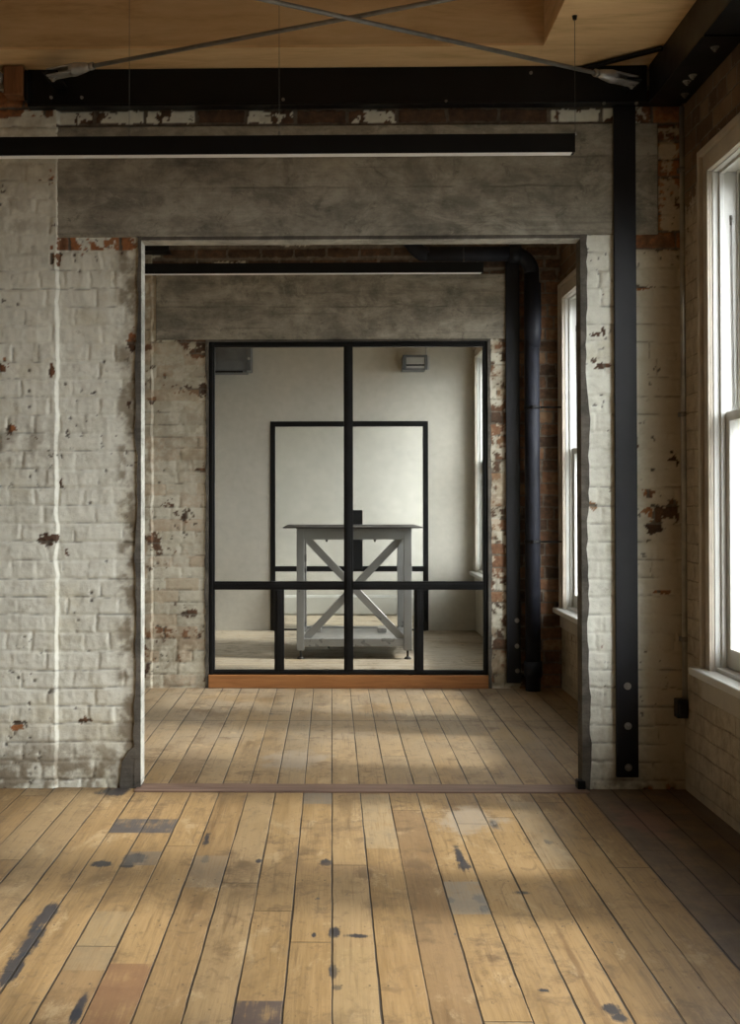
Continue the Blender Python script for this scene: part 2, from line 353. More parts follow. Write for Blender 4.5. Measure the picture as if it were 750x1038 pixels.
# ------------------------------------------------------------------ mesh helper
class MB:
    def __init__(s): s.bm = bmesh.new()
    def box(s, x0, x1, y0, y1, z0, z1, bev=0.0, seg=1):
        x0, x1 = min(x0, x1), max(x0, x1); y0, y1 = min(y0, y1), max(y0, y1); z0, z1 = min(z0, z1), max(z0, z1)
        mm = Matrix.Translation(((x0 + x1) / 2, (y0 + y1) / 2, (z0 + z1) / 2)) @ Matrix.Diagonal((x1 - x0, y1 - y0, z1 - z0, 1))
        t = bmesh.new(); bmesh.ops.create_cube(t, size=1.0, matrix=mm)
        if bev: bmesh.ops.bevel(t, geom=t.edges[:], offset=bev, segments=seg, affect='EDGES', profile=0.5)
        s.merge(t); return s
    def merge(s, t, mat=None):
        if mat is not None: bmesh.ops.transform(t, matrix=mat, verts=t.verts[:])
        me = bpy.data.meshes.new('tmp'); t.to_mesh(me); t.free(); s.bm.from_mesh(me); bpy.data.meshes.remove(me)
    def tube(s, pts, r, seg=16, cap=True):
        pts = [Vector(q) for q in pts]; rs = r if isinstance(r, (list, tuple)) else [r] * len(pts)
        rings = []
        for i, q in enumerate(pts):
            t = (pts[min(i + 1, len(pts) - 1)] - pts[max(i - 1, 0)]).normalized()
            a = t.cross(Vector((0.0123, 0.31, 1))).normalized()
            if t.cross(Vector((0, 0, 1))).length < 0.05: a = t.cross(Vector((1, 0, 0))).normalized()
            b = t.cross(a)
            rings.append([s.bm.verts.new(q + a * (rs[i] * math.cos(2 * math.pi * k / seg)) + b * (rs[i] * math.sin(2 * math.pi * k / seg))) for k in range(seg)])
        for i in range(len(rings) - 1):
            for k in range(seg):
                f = s.bm.faces.new((rings[i][k], rings[i][(k + 1) % seg], rings[i + 1][(k + 1) % seg], rings[i + 1][k])); f.smooth = True
        if cap:
            s.bm.faces.new(rings[0][::-1]); s.bm.faces.new(rings[-1])
        return s
    def prism(s, prof, axis, a0, a1):
        "extrude a closed 2D outline along an axis; prof in the two other axes in x,y,z order"
        def P(q, a):
            return {'X': (a, q[0], q[1]), 'Y': (q[0], a, q[1]), 'Z': (q[0], q[1], a)}[axis]
        A = [s.bm.verts.new(P(q, a0)) for q in prof]; B = [s.bm.verts.new(P(q, a1)) for q in prof]
        n = len(prof)
        for i in range(n): s.bm.faces.new((A[i], A[(i + 1) % n], B[(i + 1) % n], B[i]))
        s.bm.faces.new(A[::-1]); s.bm.faces.new(B); return s
    def bar(s, p0, p1, w, t, nrm=(0, 1, 0), bev=0.002):
        "rectangular bar: w across in the plane normal to nrm, t along nrm"
        p0, p1 = Vector(p0), Vector(p1); d = (p1 - p0); L = d.length; d.normalize()
        n = Vector(nrm); c = n.cross(d).normalized(); n = d.cross(c).normalized()
        mm = Matrix((c, n, d)).transposed().to_4x4(); mm.translation = (p0 + p1) / 2
        t_ = bmesh.new(); bmesh.ops.create_cube(t_, size=1.0, matrix=Matrix.Diagonal((w, t, L, 1)))
        if bev: bmesh.ops.bevel(t_, geom=t_.edges[:], offset=bev, segments=1, affect='EDGES')
        s.merge(t_, mm); return s
    def hexbolt(s, c, nrm, r=0.016, h=0.012):
        c = Vector(c); n = Vector(nrm).normalized()
        s.tube([c, c + n * 0.003], r * 1.5, 20); s.tube([c + n * 0.003, c + n * h], r, 6)
        s.tube([c + n * h, c + n * (h + 0.008)], r * 0.5, 10)
        return s
    def holes(s, axis, p0, p1, a0, a1, z0, z1, holes):
        "wall slab (axis = its normal axis, between p0 and p1) with rectangular openings (a0,a1,z0,z1)"
        As = sorted({a0, a1, *[min(max(q, a0), a1) for h in holes for q in h[:2]]}); Zs = sorted({z0, z1, *[min(max(q, z0), z1) for h in holes for q in h[2:4]]})
        na, nz = len(As) - 1, len(Zs) - 1
        def solid(i, j):
            if i < 0 or j < 0 or i >= na or j >= nz: return False
            ca, cz = (As[i] + As[i + 1]) / 2, (Zs[j] + Zs[j + 1]) / 2
            return not any(h[0] < ca < h[1] and h[2] < cz < h[3] for h in holes)
        vc = {}
        def V(p, a, z):
            k = (p, round(a, 5), round(z, 5))
            if k not in vc: vc[k] = s.bm.verts.new((p, a, z) if axis == 'X' else (a, p, z))
            return vc[k]
        for i in range(na):
            for j in range(nz):
                if not solid(i, j): continue
                A0, A1, Z0, Z1 = As[i], As[i + 1], Zs[j], Zs[j + 1]
                for p in (p0, p1): s.bm.faces.new((V(p, A0, Z0), V(p, A1, Z0), V(p, A1, Z1), V(p, A0, Z1)))
                if not solid(i - 1, j): s.bm.faces.new((V(p0, A0, Z0), V(p1, A0, Z0), V(p1, A0, Z1), V(p0, A0, Z1)))
                if not solid(i + 1, j): s.bm.faces.new((V(p0, A1, Z0), V(p1, A1, Z0), V(p1, A1, Z1), V(p0, A1, Z1)))
                if not solid(i, j - 1): s.bm.faces.new((V(p0, A0, Z0), V(p1, A0, Z0), V(p1, A1, Z0), V(p0, A1, Z0)))
                if not solid(i, j + 1): s.bm.faces.new((V(p0, A0, Z1), V(p1, A0, Z1), V(p1, A1, Z1), V(p0, A1, Z1)))
        return s
    def build(s, name, mat, parent=None, kind=None, label=None):
        bmesh.ops.recalc_face_normals(s.bm, faces=s.bm.faces[:])
        me = bpy.data.meshes.new(name); s.bm.to_mesh(me); s.bm.free()
        me.materials.append(mat)
        o = bpy.data.objects.new(name, me); COL.objects.link(o)
        if parent is not None:
            o.parent = parent
            if parent.type == 'EMPTY' or parent.location.length: o.matrix_parent_inverse = Matrix.Translation(-parent.matrix_basis.translation)
        if kind: o['kind'] = kind
        if label: o['label'] = label
        return o
def B(*a, **k): return MB().box(*a, **k)
def thing(name, label, cat, loc, group=None):
    o = bpy.data.objects.new(name, None); o.location = loc; o.empty_display_size = 0.1; COL.objects.link(o)
    o['label'] = label; o['category'] = cat
    if group: o['group'] = group
    return o
def struct(name, mb, mat, label=None): return mb.build(name, mat, kind='structure', label=label)

# ------------------------------------------------------------------ measures
D1, D2, D3, D4 = 5.5, 8.425, 12.15, 13.75
XR = 1.66          # window wall
XR3 = 1.50         # window wall of the third room
XL = -4.0
YB = -1.6
YBM = D1 - 0.065   # front of the steel over the opening
ZS = az(68, YBM, 336)   # plywood soffit
YST = F * (ZS - EYE) / (VPY - 45.5)   # near edge of the soffit strip
ZC = 3.80          # bottom of the plywood coffer
T1 = 0.08          # thickness of the cross walls at the openings
XN = -1.305        # nib: left of it the cross walls stand 4 cm proud

M = {}
M['black'] = simple('black_steel', (0.006, 0.006, 0.006), 0.45, 0.0, 0.35, 6, 0.3, 90, 0.22)
M['charcoal'] = simple('charcoal_steel', (0.010, 0.010, 0.012), 0.42, 0.0, 0.3, 5, 0.2, 90, 0.28)
M['galv'] = simple('galvanised_steel', (0.40, 0.39, 0.37), 0.42, 0.75, 0.3, 18, 0.3, 80)
M['dullgalv'] = simple('dull_galvanised_steel', (0.23, 0.215, 0.19), 0.55, 0.4, 0.3, 20, 0.3, 80)
M['tablesteel'] = simple('grey_mill_steel', (0.27, 0.27, 0.26), 0.34, 0.4, 0.06, 5)
M['topsteel'] = simple('dark_sheet_steel', (0.03, 0.026, 0.022), 0.55, 0.2, 0.1, 6)
M['wire'] = simple('steel_wire', (0.12, 0.12, 0.11), 0.4, 0.6)
M['lampblack'] = simple('black_powder_coat', (0.006, 0.006, 0.006), 0.5, 0, 0.2, spec=0.2)
M['diffuser'] = simple('white_acrylic', (0.82, 0.82, 0.80), 0.4, 0, 0.03)
M['white_paint'] = simple('white_gloss_paint', (0.58, 0.58, 0.54), 0.35, 0, 0.06, 5)
M['cream_paint'] = simple('aged_cream_paint', (0.45, 0.40, 0.32), 0.45, 0, 0.18, 7)
M['cord'] = simple('grey_cord', (0.2, 0.19, 0.17), 0.8)
M['conduit'] = simple('grey_conduit', (0.36, 0.345, 0.30), 0.5, 0.2, 0.3, 10)
M['plastic'] = simple('black_plastic', (0.014, 0.013, 0.013), 0.5, 0, 0.2)
M['iron'] = simple('black_cast_iron', (0.012, 0.013, 0.018), 0.58, 0.0, 0.3, 12, 0.5, 50, 0.22)
M['unit'] = simple('grey_sheet_metal', (0.16, 0.17, 0.18), 0.45, 0.3, 0.2, 6)
M['unit_pale'] = simple('pale_grey_metal', (0.42, 0.42, 0.40), 0.45, 0.2, 0.1, 6)
M['glass'] = glass_mat('clear_window_glass', (0.97, 0.98, 0.98), 0.45)
M['pglass'] = glass_mat('clear_screen_glass', (0.94, 0.95, 0.94), 0.22)
M['ply'] = ply_mat('plywood', 'X')
M['plylit'] = ply_mat('lit_plywood', 'X', 1.22)  # same plywood lightened, so the soffit looks lit beside the coffer face
M['plyY'] = ply_mat('plywood_long', 'Y')
M['timber'] = wood_mat('orange_timber', (0.22, 0.085, 0.026), (0.38, 0.17, 0.060), 'X', 0.4)
M['oldtimber'] = wood_mat('old_brown_timber', (0.12, 0.05, 0.02), (0.30, 0.13, 0.05), 'Z', 0.6)
M['threshold'] = wood_mat('reddish_board', (0.10, 0.060, 0.042), (0.24, 0.15, 0.105), 'X', 0.6)
M['floor'] = floor_mat('old_floorboards')
M['plaster'] = plaster_mat('grey_plaster', (0.52, 0.49, 0.42))
M['pale'] = plaster_mat('pale_plaster', (0.68, 0.66, 0.60))
M['roomwall'] = plaster_mat('offwhite_plaster', (0.30, 0.28, 0.24))
M['conc1'] = concrete_mat('board_marked_concrete', (0.24, 0.222, 0.18), seam=(az(190, D1), az(160, D1)))
M['conc2'] = concrete_mat('old_concrete', (0.24, 0.218, 0.175), seam=(az(311, D2),))
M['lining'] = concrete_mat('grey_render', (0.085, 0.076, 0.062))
M['reveal'] = concrete_mat('lit_render', (0.33, 0.32, 0.275))  # lining render lightened, light on the reveal put into the colour

zj1 = az(255, D1)   # a bed joint of the first cross wall
def px1(u): return ax(u, D1)
def pz1(v): return az(v, D1)
zj2 = az(358, D2)

# ------------------------------------------------------------------ modelled brickwork
def _hash(ix, iy, seed):
    h = (ix.astype(np.int64) * 374761393 + iy.astype(np.int64) * 668265263 + seed * 974634777) & 0xFFFFFFFF
    h = ((h ^ (h >> 13)) * 1274126177) & 0xFFFFFFFF
    h = ((h ^ (h >> 16)) * 2246822519) & 0xFFFFFFFF
    return ((h ^ (h >> 15)) & 0xFFFFFF) / float(0xFFFFFF)
def vn(x, y, seed=0):
    ix, iy = np.floor(x), np.floor(y); fx, fy = x - ix, y - iy
    fx = fx * fx * (3 - 2 * fx); fy = fy * fy * (3 - 2 * fy)
    a, b, c, d = _hash(ix, iy, seed), _hash(ix + 1, iy, seed), _hash(ix, iy + 1, seed), _hash(ix + 1, iy + 1, seed)
    return (a * (1 - fx) + b * fx) * (1 - fy) + (c * (1 - fx) + d * fx) * fy
def fbm(x, y, sc, seed, oc=4, gain=0.55):
    t = 0; w = 1; tw = 0
    for k in range(oc):
        t = t + w * vn(x * sc + 17.3 * k, y * sc - 9.1 * k, seed + k); tw += w; w *= gain; sc *= 2.03
    return t / tw
def ss(x, a, b):
    t = np.clip((x - a) / (b - a), 0, 1); return t * t * (3 - 2 * t)

def brick_sheet(name, xs, zs, y, phase, h, hole, proud, cfg, mat, seed, extra):
    X, Z = np.meshgrid(xs, zs)
    wx = X + (fbm(X, Z, 5, seed) - 0.5) * 0.026 + (fbm(X, Z, 34, seed + 9, 2) - 0.5) * 0.010
    wz = Z + (fbm(X, Z, 4, seed + 20) - 0.5) * 0.020 + (fbm(X, Z, 30, seed + 29, 2) - 0.5) * 0.008
    r = np.floor((wz - phase) / h); fz = (wz - phase) / h - r
    ri = r.astype(int); hd = (ri % 4) == 2
    w = np.where(hd, 0.121, 0.240)
    off = np.where(hd, 0.06, np.where(ri % 2 == 0, 0.0, 0.118)) + (_hash(r, r * 0 + 5, seed) - 0.5) * 0.05 + cfg.get('ox', 0)
    b = (wx + 60 + off) / w; bi = np.floor(b); fx = b - bi
    rnd = _hash(bi + hd * 500, r, seed + 3); rnd2 = _hash(bi + hd * 500, r, seed + 4); rnd3 = _hash(bi + hd * 500, r, seed + 5)
    dx = np.minimum(fx, 1 - fx) * w; dz = np.minimum(fz, 1 - fz) * h
    jz = 1 - ss(dz, 0.002, 0.010); jx = 1 - ss(dx, 0.002, 0.011)
    n1 = fbm(X, Z, 2.6, seed + 40); n2 = fbm(X, Z, 15, seed + 50, 5, 0.62); n3 = fbm(X, Z, 60, seed + 60, 3)
    fill = ss(fbm(X, Z, 3.0, seed + 70, 3), 0.36, 0.62)          # thick paint closing the joints
    joint = np.maximum(jz * (0.60 + 0.40 * fill), jx * (0.25 + 0.6 * ss(fbm(X, Z, 4.5, seed + 75, 3), 0.42, 0.6)))
    # bare brick
    e = 0.55 * n1 + 0.75 * n2 + 0.14 * rnd + cfg['peel']
    for (a0, a1, z0, z1, am, sf) in cfg['boxes']:
        e = e + am * ss(X, a0 - sf, a0 + sf) * ss(X, a1 + sf, a1 - sf) * ss(Z, z0 - sf, z0 + sf) * ss(Z, z1 + sf, z1 - sf)
    rag = (n2 - 0.5) * 3.6 + (n3 - 0.5) * 1.6
    for (sa, ra, sz, rz) in cfg['spots']:
        d = np.sqrt(((X - sa) / ra) ** 2 + ((Z - sz) / rz) ** 2)
        e = e + 0.6 * (1 - ss(d + rag, 0.75, 1.15)) * (d < 2.4)
    bare = ss(e + (n3 - 0.5) * 0.16, 0.93, 0.97)
    for (a0, a1, z0, z1, keep) in cfg['mixed']:                    # courses where some bricks kept their paint
        dzr = 1 - ss(dz + (n3 - 0.5) * 0.008, 0.010, 0.017); dxr = 1 - ss(dx + (n3 - 0.5) * 0.008, 0.006, 0.013)
        inz = (X > a0) & (X < a1) & (Z > z0) & (Z < z1)
        white = (rnd2 < keep) & (np.maximum(dzr, dxr) < 0.5) & (n2 + 0.25 * n3 < 0.72)
        jz = np.where(inz, dzr, jz); jx = np.where(inz, dxr, jx)
        bare = np.where(inz, np.where(white, 0.0, 1.0), bare)
        rnd2 = np.where(inz, 0.02 + 0.30 * rnd3, rnd2)
    joint_r = np.where(bare > 0.5, np.maximum(jz, jx), joint)
    # open cracks along the beds, pin holes
    crack = ss(1 - dz / 0.004, 0, 0.8) * ss(fbm(X, Z, 5.5, seed + 80, 4, 0.7), 0.44, 0.60)
    crack = np.maximum(crack, 0.8 * ss(1 - dx / 0.004, 0, 0.8) * ss(fbm(X, Z, 5.5, seed + 85, 4, 0.7), 0.56, 0.64))
    pits = ss(fbm(X, Z, 42, seed + 90, 3), 0.745, 0.775) * ss(fbm(X, Z, 3.5, seed + 95, 3), 0.54, 0.66)
    rs = random.Random(seed)
    for k in range(cfg.get('holes', 0)):
        hx, hz, hr = rs.uniform(xs[0], xs[-1]), rs.uniform(zs[0], zs[-1]), rs.uniform(0.005, 0.009)
        pits = np.maximum(pits, 1 - ss(np.hypot(X - hx, Z - hz), hr * 0.6, hr * 1.3))
    for (hx, hz, hr) in cfg.get('pin', []):
        pits = np.maximum(pits, 1 - ss(np.hypot(X - hx, Z - hz), hr * 0.6, hr * 1.3))
    dirt = np.zeros_like(X)
    for (a0, a1, z0, z1, am, sf) in cfg['dirt']:
        dirt = np.maximum(dirt, am * ss(n2, 0.36, 0.62) * ss(X, a0 - sf, a0 + sf) * ss(X, a1 + sf, a1 - sf) * ss(Z, z0 - sf, z0 + sf) * ss(Z, z1 + sf, z1 - sf))
    drip = fbm(X * 5, Z, 9, seed + 97, 2)
    hgt = -0.0052 * joint_r + 0.0035 * (rnd - 0.5) + 0.004 * (rnd3 - 0.5) * (fx - 0.5) + 0.0085 * (n2 - 0.5) + 0.0042 * (n3 - 0.5) + 0.003 * (drip - 0.5)
    hgt = hgt - 0.0015 * bare + bare * 0.004 * (n3 - 0.5) - 0.006 * pits - 0.004 * crack
    hgt = np.clip(hgt, -0.012, 0.0065)
    wb = (fbm(Z, Z * 0, 13, seed + 99, 4, 0.7) - 0.5) * 0.020 + 0.004 * (n2 - 0.5)
    Y = y - hgt - (1 - ss(X + wb, XN - 0.006, XN + 0.010)) * proud
    nx, nz = len(xs), len(zs)
    verts = np.stack([X, Y, Z], -1).reshape(-1, 3)
    i = np.arange(nz - 1)[:, None] * nx + np.arange(nx - 1)[None]
    faces = np.stack([i, i + 1, i + nx + 1, i + nx], -1)
    cxm = (X[:-1, :-1] + X[1:, 1:]) / 2; czm = (Z[:-1, :-1] + Z[1:, 1:]) / 2
    keep = ~((cxm > hole[0]) & (cxm < hole[1]) & (czm < hole[2]))
    faces = faces[keep]
    # backing slab with the opening and the plain wall beyond the frame
    bmx = extra.bm; bmx.verts.ensure_lookup_table(); bmx.verts.index_update()
    ev = np.array([v.co[:] for v in bmx.verts]); ef = [[v.index + len(verts) for v in f.verts] for f in bmx.faces]; bmx.free()
    me = bpy.data.meshes.new(name)
    me.from_pydata(np.concatenate([verts, ev]).tolist(), [], faces.tolist() + ef)
    sm = np.zeros(len(faces) + len(ef), bool); sm[:len(faces)] = True
    me.polygons.foreach_set('use_smooth', sm)
    at_ = me.color_attributes.new('bk', 'FLOAT_COLOR', 'POINT')
    c = np.zeros((len(verts) + len(ev), 4), np.float32)
    c[:len(verts)] = np.stack([bare, np.maximum(crack * 0.62, pits), rnd2, dirt], -1).reshape(-1, 4)
    at_.data.foreach_set('color', c.ravel())
    a2 = me.attributes.new('joint', 'FLOAT', 'POINT')
    jj = np.zeros(len(verts) + len(ev), np.float32); jj[:len(verts)] = joint_r.ravel(); a2.data.foreach_set('value', jj)
    me.materials.append(mat); me.update()
    o = bpy.data.objects.new(name, me); COL.objects.link(o); o['kind'] = 'structure'
    return o

def brick_attr_mat(name, paint, browns, tan=0.75, wash=0.0):
    g = G(name); p = g.pos()
    a = g.n('Attribute', attribute_name='bk'); o = g.sep(a.outputs['Color']); bare, dark, rnd = o[0], o[1], o[2]; dirt = a.outputs['Alpha']
    jn = g.n('Attribute', attribute_name='joint').outputs['Fac']
    n1 = g.noise(p, 2.6, 5, 0.6); n2 = g.noise(p, 19.0, 6, 0.72); n3 = g.noise(p, 110.0, 3, 0.6)
    bv = g.add(g.mul(rnd, 0.6), g.mul(g.sub(n2, 0.5), 1.1))
    bc = g.ramp(g.add(bv, 0.12), browns)
    mc = g.ramp(n2, [(0.3, (0.075, 0.06, 0.045)), (0.7, (0.20, 0.165, 0.125))])
    bc = g.mix(g.sm(jn, 0.25, 0.7), bc, mc)
    k = lambda *m: tuple(c * q for c, q in zip(paint, m))
    pc = g.ramp(g.add(g.mul(n1, 0.5), g.mul(n2, 0.5)), [(0.36, k(0.80, 0.79, 0.76)), (0.50, paint), (0.64, k(1.10, 1.10, 1.10))])
    pc = g.mix(g.sm(g.noise(p, 3.4, 5, 0.65), 0.52, 0.72, 0, 0.5), pc, k(0.80, 0.73, 0.58))
    pc = g.mix(g.sm(g.noise(p, 8.0, 6, 0.75), 0.58, 0.72, 0, 0.55), pc, k(0.52, 0.48, 0.40))
    pc = g.mix(g.sm(g.sep(p)[0], 1.40, 1.56, 0, tan), pc, (0.42, 0.335, 0.215))
    if wash:
        thin = g.ramp(g.add(g.mul(rnd, 0.8), g.mul(g.sub(g.noise(p, 30.0, 4, 0.7), 0.5), 0.8)), [(0.0, (0.13, 0.09, 0.06)), (0.35, (0.30, 0.20, 0.12)), (0.6, (0.36, 0.22, 0.125)), (0.85, (0.42, 0.33, 0.21))])
        pc = g.mix(g.mul(g.sm(g.add(g.mul(n2, 0.8), g.mul(rnd, 0.35)), 0.46, 0.72), wash), pc, thin)
    pc = g.mix(dirt, pc, (0.17, 0.125, 0.07))
    pc = g.mix(g.mul(dark, 0.85), pc, (0.06, 0.048, 0.035))
    hgt = g.add(g.mul(n2, 0.6), g.mul(n3, 0.22))
    return g.bsdf(g.mix(bare, pc, bc), g.sm(bare, 0, 1, 0.5, 0.9), 0, g.bump(hgt, 0.005, 0.8), 0.3)

def dens(a, b, step, extra=()):
    q = list(np.arange(a, b, step)) + [b]
    for (c, d, st) in extra: q = [k for k in q if not (c < k < d)] + list(np.arange(c, d, st))
    return np.array(sorted(q))
cfg1 = dict(peel=-0.115, ox=0.03, holes=40,
    boxes=[(px1(57), px1(140), pz1(253), pz1(239), 0.30, 0.006), (px1(590), px1(640), pz1(253), pz1(238), 0.27, 0.006), (px1(640), px1(700), pz1(254), pz1(236), 0.5, 0.008),
           (px1(-400), px1(55), pz1(119), pz1(90), 0.5, 0.012), (px1(664), px1(700), pz1(258), pz1(100), 0.47, 0.02), (px1(640), px1(700), pz1(130), pz1(90), 0.4, 0.02),
           (px1(-400), px1(140), pz1(805), pz1(795), 0.30, 0.012), (px1(590), px1(700), pz1(805), pz1(792), 0.30, 0.015), (px1(124), px1(142), 0, 2.6, 0.075, 0.03), (px1(-400), px1(60), pz1(250), pz1(150), 0.04, 0.05)],
    mixed=[(px1(57), px1(640), pz1(128), pz1(90), 0.66)],
    spots=[(px1(u), ru * .00467, pz1(v), rv * .00467) for (u, v, ru, rv) in
          [(62, 487, 4, 8), (2, 372, 5, 6), (48, 547, 7, 4), (67, 560, 3, 6), (53, 262, 2.5, 9), (88, 731, 7, 3), (20, 735, 6, 4), (60, 262, 3, 8), (134, 345, 4, 9), (130, 410, 4, 6), (12, 437, 5, 4), (53, 375, 2, 5),
           (607, 340, 9, 5), (612, 336, 4, 4), (610, 371, 8, 3), (602, 367, 3, 3), (652, 293, 9, 2.5), (683, 463, 6, 9), (671, 520, 15, 5), (683, 517, 5, 9), (662, 535, 6, 6), (657, 500, 5, 3), (600, 513, 6, 4), (671, 600, 9, 1.5), (645, 452, 3, 6)]],
    pin=[(px1(u), pz1(v), .007) for (u, v) in [(80, 274), (18, 308), (128, 352), (105, 366), (30, 375), (30, 396), (30, 412), (37, 477), (107, 477), (79, 629), (108, 569), (77, 719), (36, 690)]],
    dirt=[(px1(119), px1(146), 0, 2.6, 0.75, 0.02), (px1(-400), px1(146), -0.2, 0.22, 0.8, 0.16), (px1(590), px1(700), -0.2, 0.10, 0.6, 0.1), (px1(-400), px1(58), 1.52, 1.72, 0.5, 0.1), (px1(-400), px1(58), 2.5, 3.4, 0.3, 0.2)])
cfg2 = dict(peel=-0.025, ox=0.02, holes=60,
    boxes=[(-1.5, 0, 2.45, 2.54, 0.12, 0.02), (1.13, 2, -1, 3.5, 0.25, 0.02), (1.36, 2, -1, 3.5, 0.30, 0.02), (-3, XN + 0.01, 2.2, 3.4, 0.16, 0.03), (-3, XN + 0.01, 0, 1.2, 0.14, 0.1), (-1.4, -0.8, 2.0, 2.6, 0.02, 0.2)],
    mixed=[(XN, 2, az(279, D2), 3.6, 0.12)],
    spots=[(ax(u, D2), ru * .00715, az(v, D2), rv * .00715) for (u, v, ru, rv) in [(199, 395, 12, 5), (200, 358, 7, 4), (204, 476, 5, 3), (165, 639, 8, 3), (155, 405, 4, 4)]],
    pin=[(ax(u, D2), az(v, D2), .010) for (u, v) in [(161, 489), (194, 520), (191, 516), (189, 542), (186, 540), (183, 393)]],
    dirt=[(-1.4, -0.8, 1.5, 2.7, 0.40, 0.2), (-3, XN + 0.01, 0, 3.4, 0.5, 0.01), (-1.4, -0.8, 0, 0.5, 0.5, 0.2), (1.1, 2, 0, 3.4, 0.6, 0.02)])
browns = [(0.0, (0.05, 0.030, 0.022)), (0.3, (0.11, 0.062, 0.036)), (0.52, (0.21, 0.10, 0.05)), (0.66, (0.36, 0.145, 0.055)), (0.8, (0.30, 0.19, 0.10)), (1.0, (0.26, 0.20, 0.14))]
browns2 = [(0.0, (0.045, 0.030, 0.020)), (0.3, (0.10, 0.058, 0.035)), (0.55, (0.19, 0.095, 0.05)), (0.78, (0.25, 0.16, 0.09)), (1.0, (0.19, 0.15, 0.10))]
M['brick1'] = brick_attr_mat('painted_brick', (0.70, 0.695, 0.60), browns)
M['brick2'] = brick_attr_mat('worn_painted_brick', (0.53, 0.50, 0.40), browns2, 0.35, 0.5)
M['brickR'] = brick_mat('tan_painted_brick', 'Y', zj1, (0.58, 0.50, 0.37), -0.05, brickcol=[(0.0, (0.06, 0.038, 0.024)), (0.4, (0.12, 0.075, 0.042)), (0.7, (0.19, 0.12, 0.065)), (1.0, (0.22, 0.16, 0.10))], boxes=
                        [(-5, 9, 2.75, 3.5, 0.34, 0.10), (-5, 9, 2.4, 3.5, 0.14, 0.25), (5.15, 5.26, 0.6, 3.4, 0.22, 0.02), (5.7, 9, 0, 3.5, 0.12, 0.05)], ox=0.02,
                        dirt=[(-5, 9, 0, 4, 0.65, 0.1)])

# ------------------------------------------------------------------ shell
O1 = (px1(143.2), ax(588.5, D1), az(243.5, D1, 366))   # opening of the first cross wall (x0, x1, top)
L1 = (px1(138.5), ax(595, D1))                       # with its render lining
zl1_bot, zl1_top = az(239.5, D1, 336), az(127.5, D1, 336)
O2 = (ax(211.3, D2), ax(494.5, D2), az(346, D2)); L2 = (ax(208.5, D2), ax(498, D2))
zl2_bot, zl2_top = az(344, D2), az(278.5, D2)
WZ0, WZ1 = 0.615, 2.785
# window openings (y0, y1) in the window wall; last three unseen, spaced for light
WIN = [(4.05, 5.055, WZ0, WZ1), (7.2, 8.235, WZ0 - 0.03, WZ1), (2.68, 3.68, WZ0, WZ1), (1.30, 2.30, WZ0, WZ1), (5.75, 6.65, WZ0, WZ1)]
WIN3 = [(10.9, 11.93, 0.62, 2.82), (9.15, 10.15, 0.62, 2.82)]  # second opening unseen, added for light
UNSEEN_WIN4 = [(12.45, 13.5, 0.6, 2.8)]  # unseen opening added to light the end room
TH = 0.34
grow = lambda ws: [(a - 0.02, b + 0.02, c - 0.01, d + 0.02) for a, b, c, d in ws]
struct('wall_right', MB().holes('X', XR, XR + TH, YB, D2 + 0.1, -0.05, 4.2, grow(WIN)), M['brickR'])
struct('wall_right.001', MB().holes('X', XR3, XR3 + TH, D2 + 0.1, D3 + 0.05, -0.05, 4.2, grow(WIN3)), M['plaster'])
struct('wall_right.002', MB().holes('X', XR3, XR3 + TH, D3 + 0.05, D4 + 0.3, -0.05, 4.2, UNSEEN_WIN4), M['pale'])
struct('wall_left', MB().box(XL - 0.2, XL, YB, D4 + 0.3, -0.05, 4.2), M['roomwall'])
M['darkwall'] = plaster_mat('dark_plaster', (0.12, 0.105, 0.085))
struct('wall_rear', MB().box(XL - 0.2, XR + TH, YB - 0.2, YB, -0.05, 4.2), M['darkwall'])
# cross walls: modelled brickwork with the opening, a nib standing proud on the left
sl = MB().holes('Y', D1 + 0.016, D1 + T1, -1.9, XR, 0.0, ZS + 0.5, [(L1[0], L1[1], -1, zl1_bot)])
sl.box(XL, -1.89, D1 - 0.018, D1 + T1, 0.0, ZS + 0.5)
brick_sheet('wall_front', dens(-1.9, XR, 0.007, [(XN - 0.012, XN + 0.02, 0.0022)]), dens(0.0, 3.42, 0.007), D1, zj1, 0.0862, (L1[0] + 0.012, L1[1] - 0.012, zl1_bot + 0.03), 0.018, cfg1, M['brick1'], 11, sl)
sl = MB().holes('Y', D2 + 0.016, D2 + T1, -1.6, XR, 0.0, ZS + 0.5, [(L2[0], L2[1], -1, zl2_bot)])
sl.box(XL, -1.59, D2 - 0.018, D2 + T1, 0.0, ZS + 0.5)
brick_sheet('wall_back', dens(-1.6, XR, 0.010, [(XN - 0.012, XN + 0.02, 0.003)]), dens(0.0, 3.42, 0.010), D2, zj2, 0.0862, (L2[0] + 0.012, L2[1] - 0.012, zl2_bot + 0.03), 0.018, cfg2, M['brick2'], 47, sl)
O3 = (ax(274, D3), ax(434, D3), az(427, D3))
struct('wall_far', MB().holes('Y', D3, D3 + 0.12, XL, XR3, 0.0, ZS + 0.5, [(O3[0], O3[1], -1, O3[2])]), M['plaster'])
mb = MB().box(XL, XR3 + 0.2, D4, D4 + 0.1, 0.0, ZS + 0.5)
struct('wall_end', mb, M['pale'])
zsk = az(603, D4)
struct('baseboard_end', MB().prism([(D4 - 0.022, 0.02), (D4 - 0.022, zsk - 0.03), (D4 - 0.014, zsk - 0.012), (D4 - 0.006, zsk), (D4, zsk), (D4, 0.02)], 'X', XL, XR3), M['white_paint'])
# floor
struct('floor', MB().box(XL - 0.2, XR + TH, YB - 0.2, D4 + 0.3, -0.06, 0.0), M['floor'])
# threshold board across the first opening
struct('trim_1', MB().box(O1[0] - 0.02, O1[1] + 0.02, D1 - 0.085, D1 + T1 - 0.02, -0.01, 0.007, 0.003), M['threshold'])
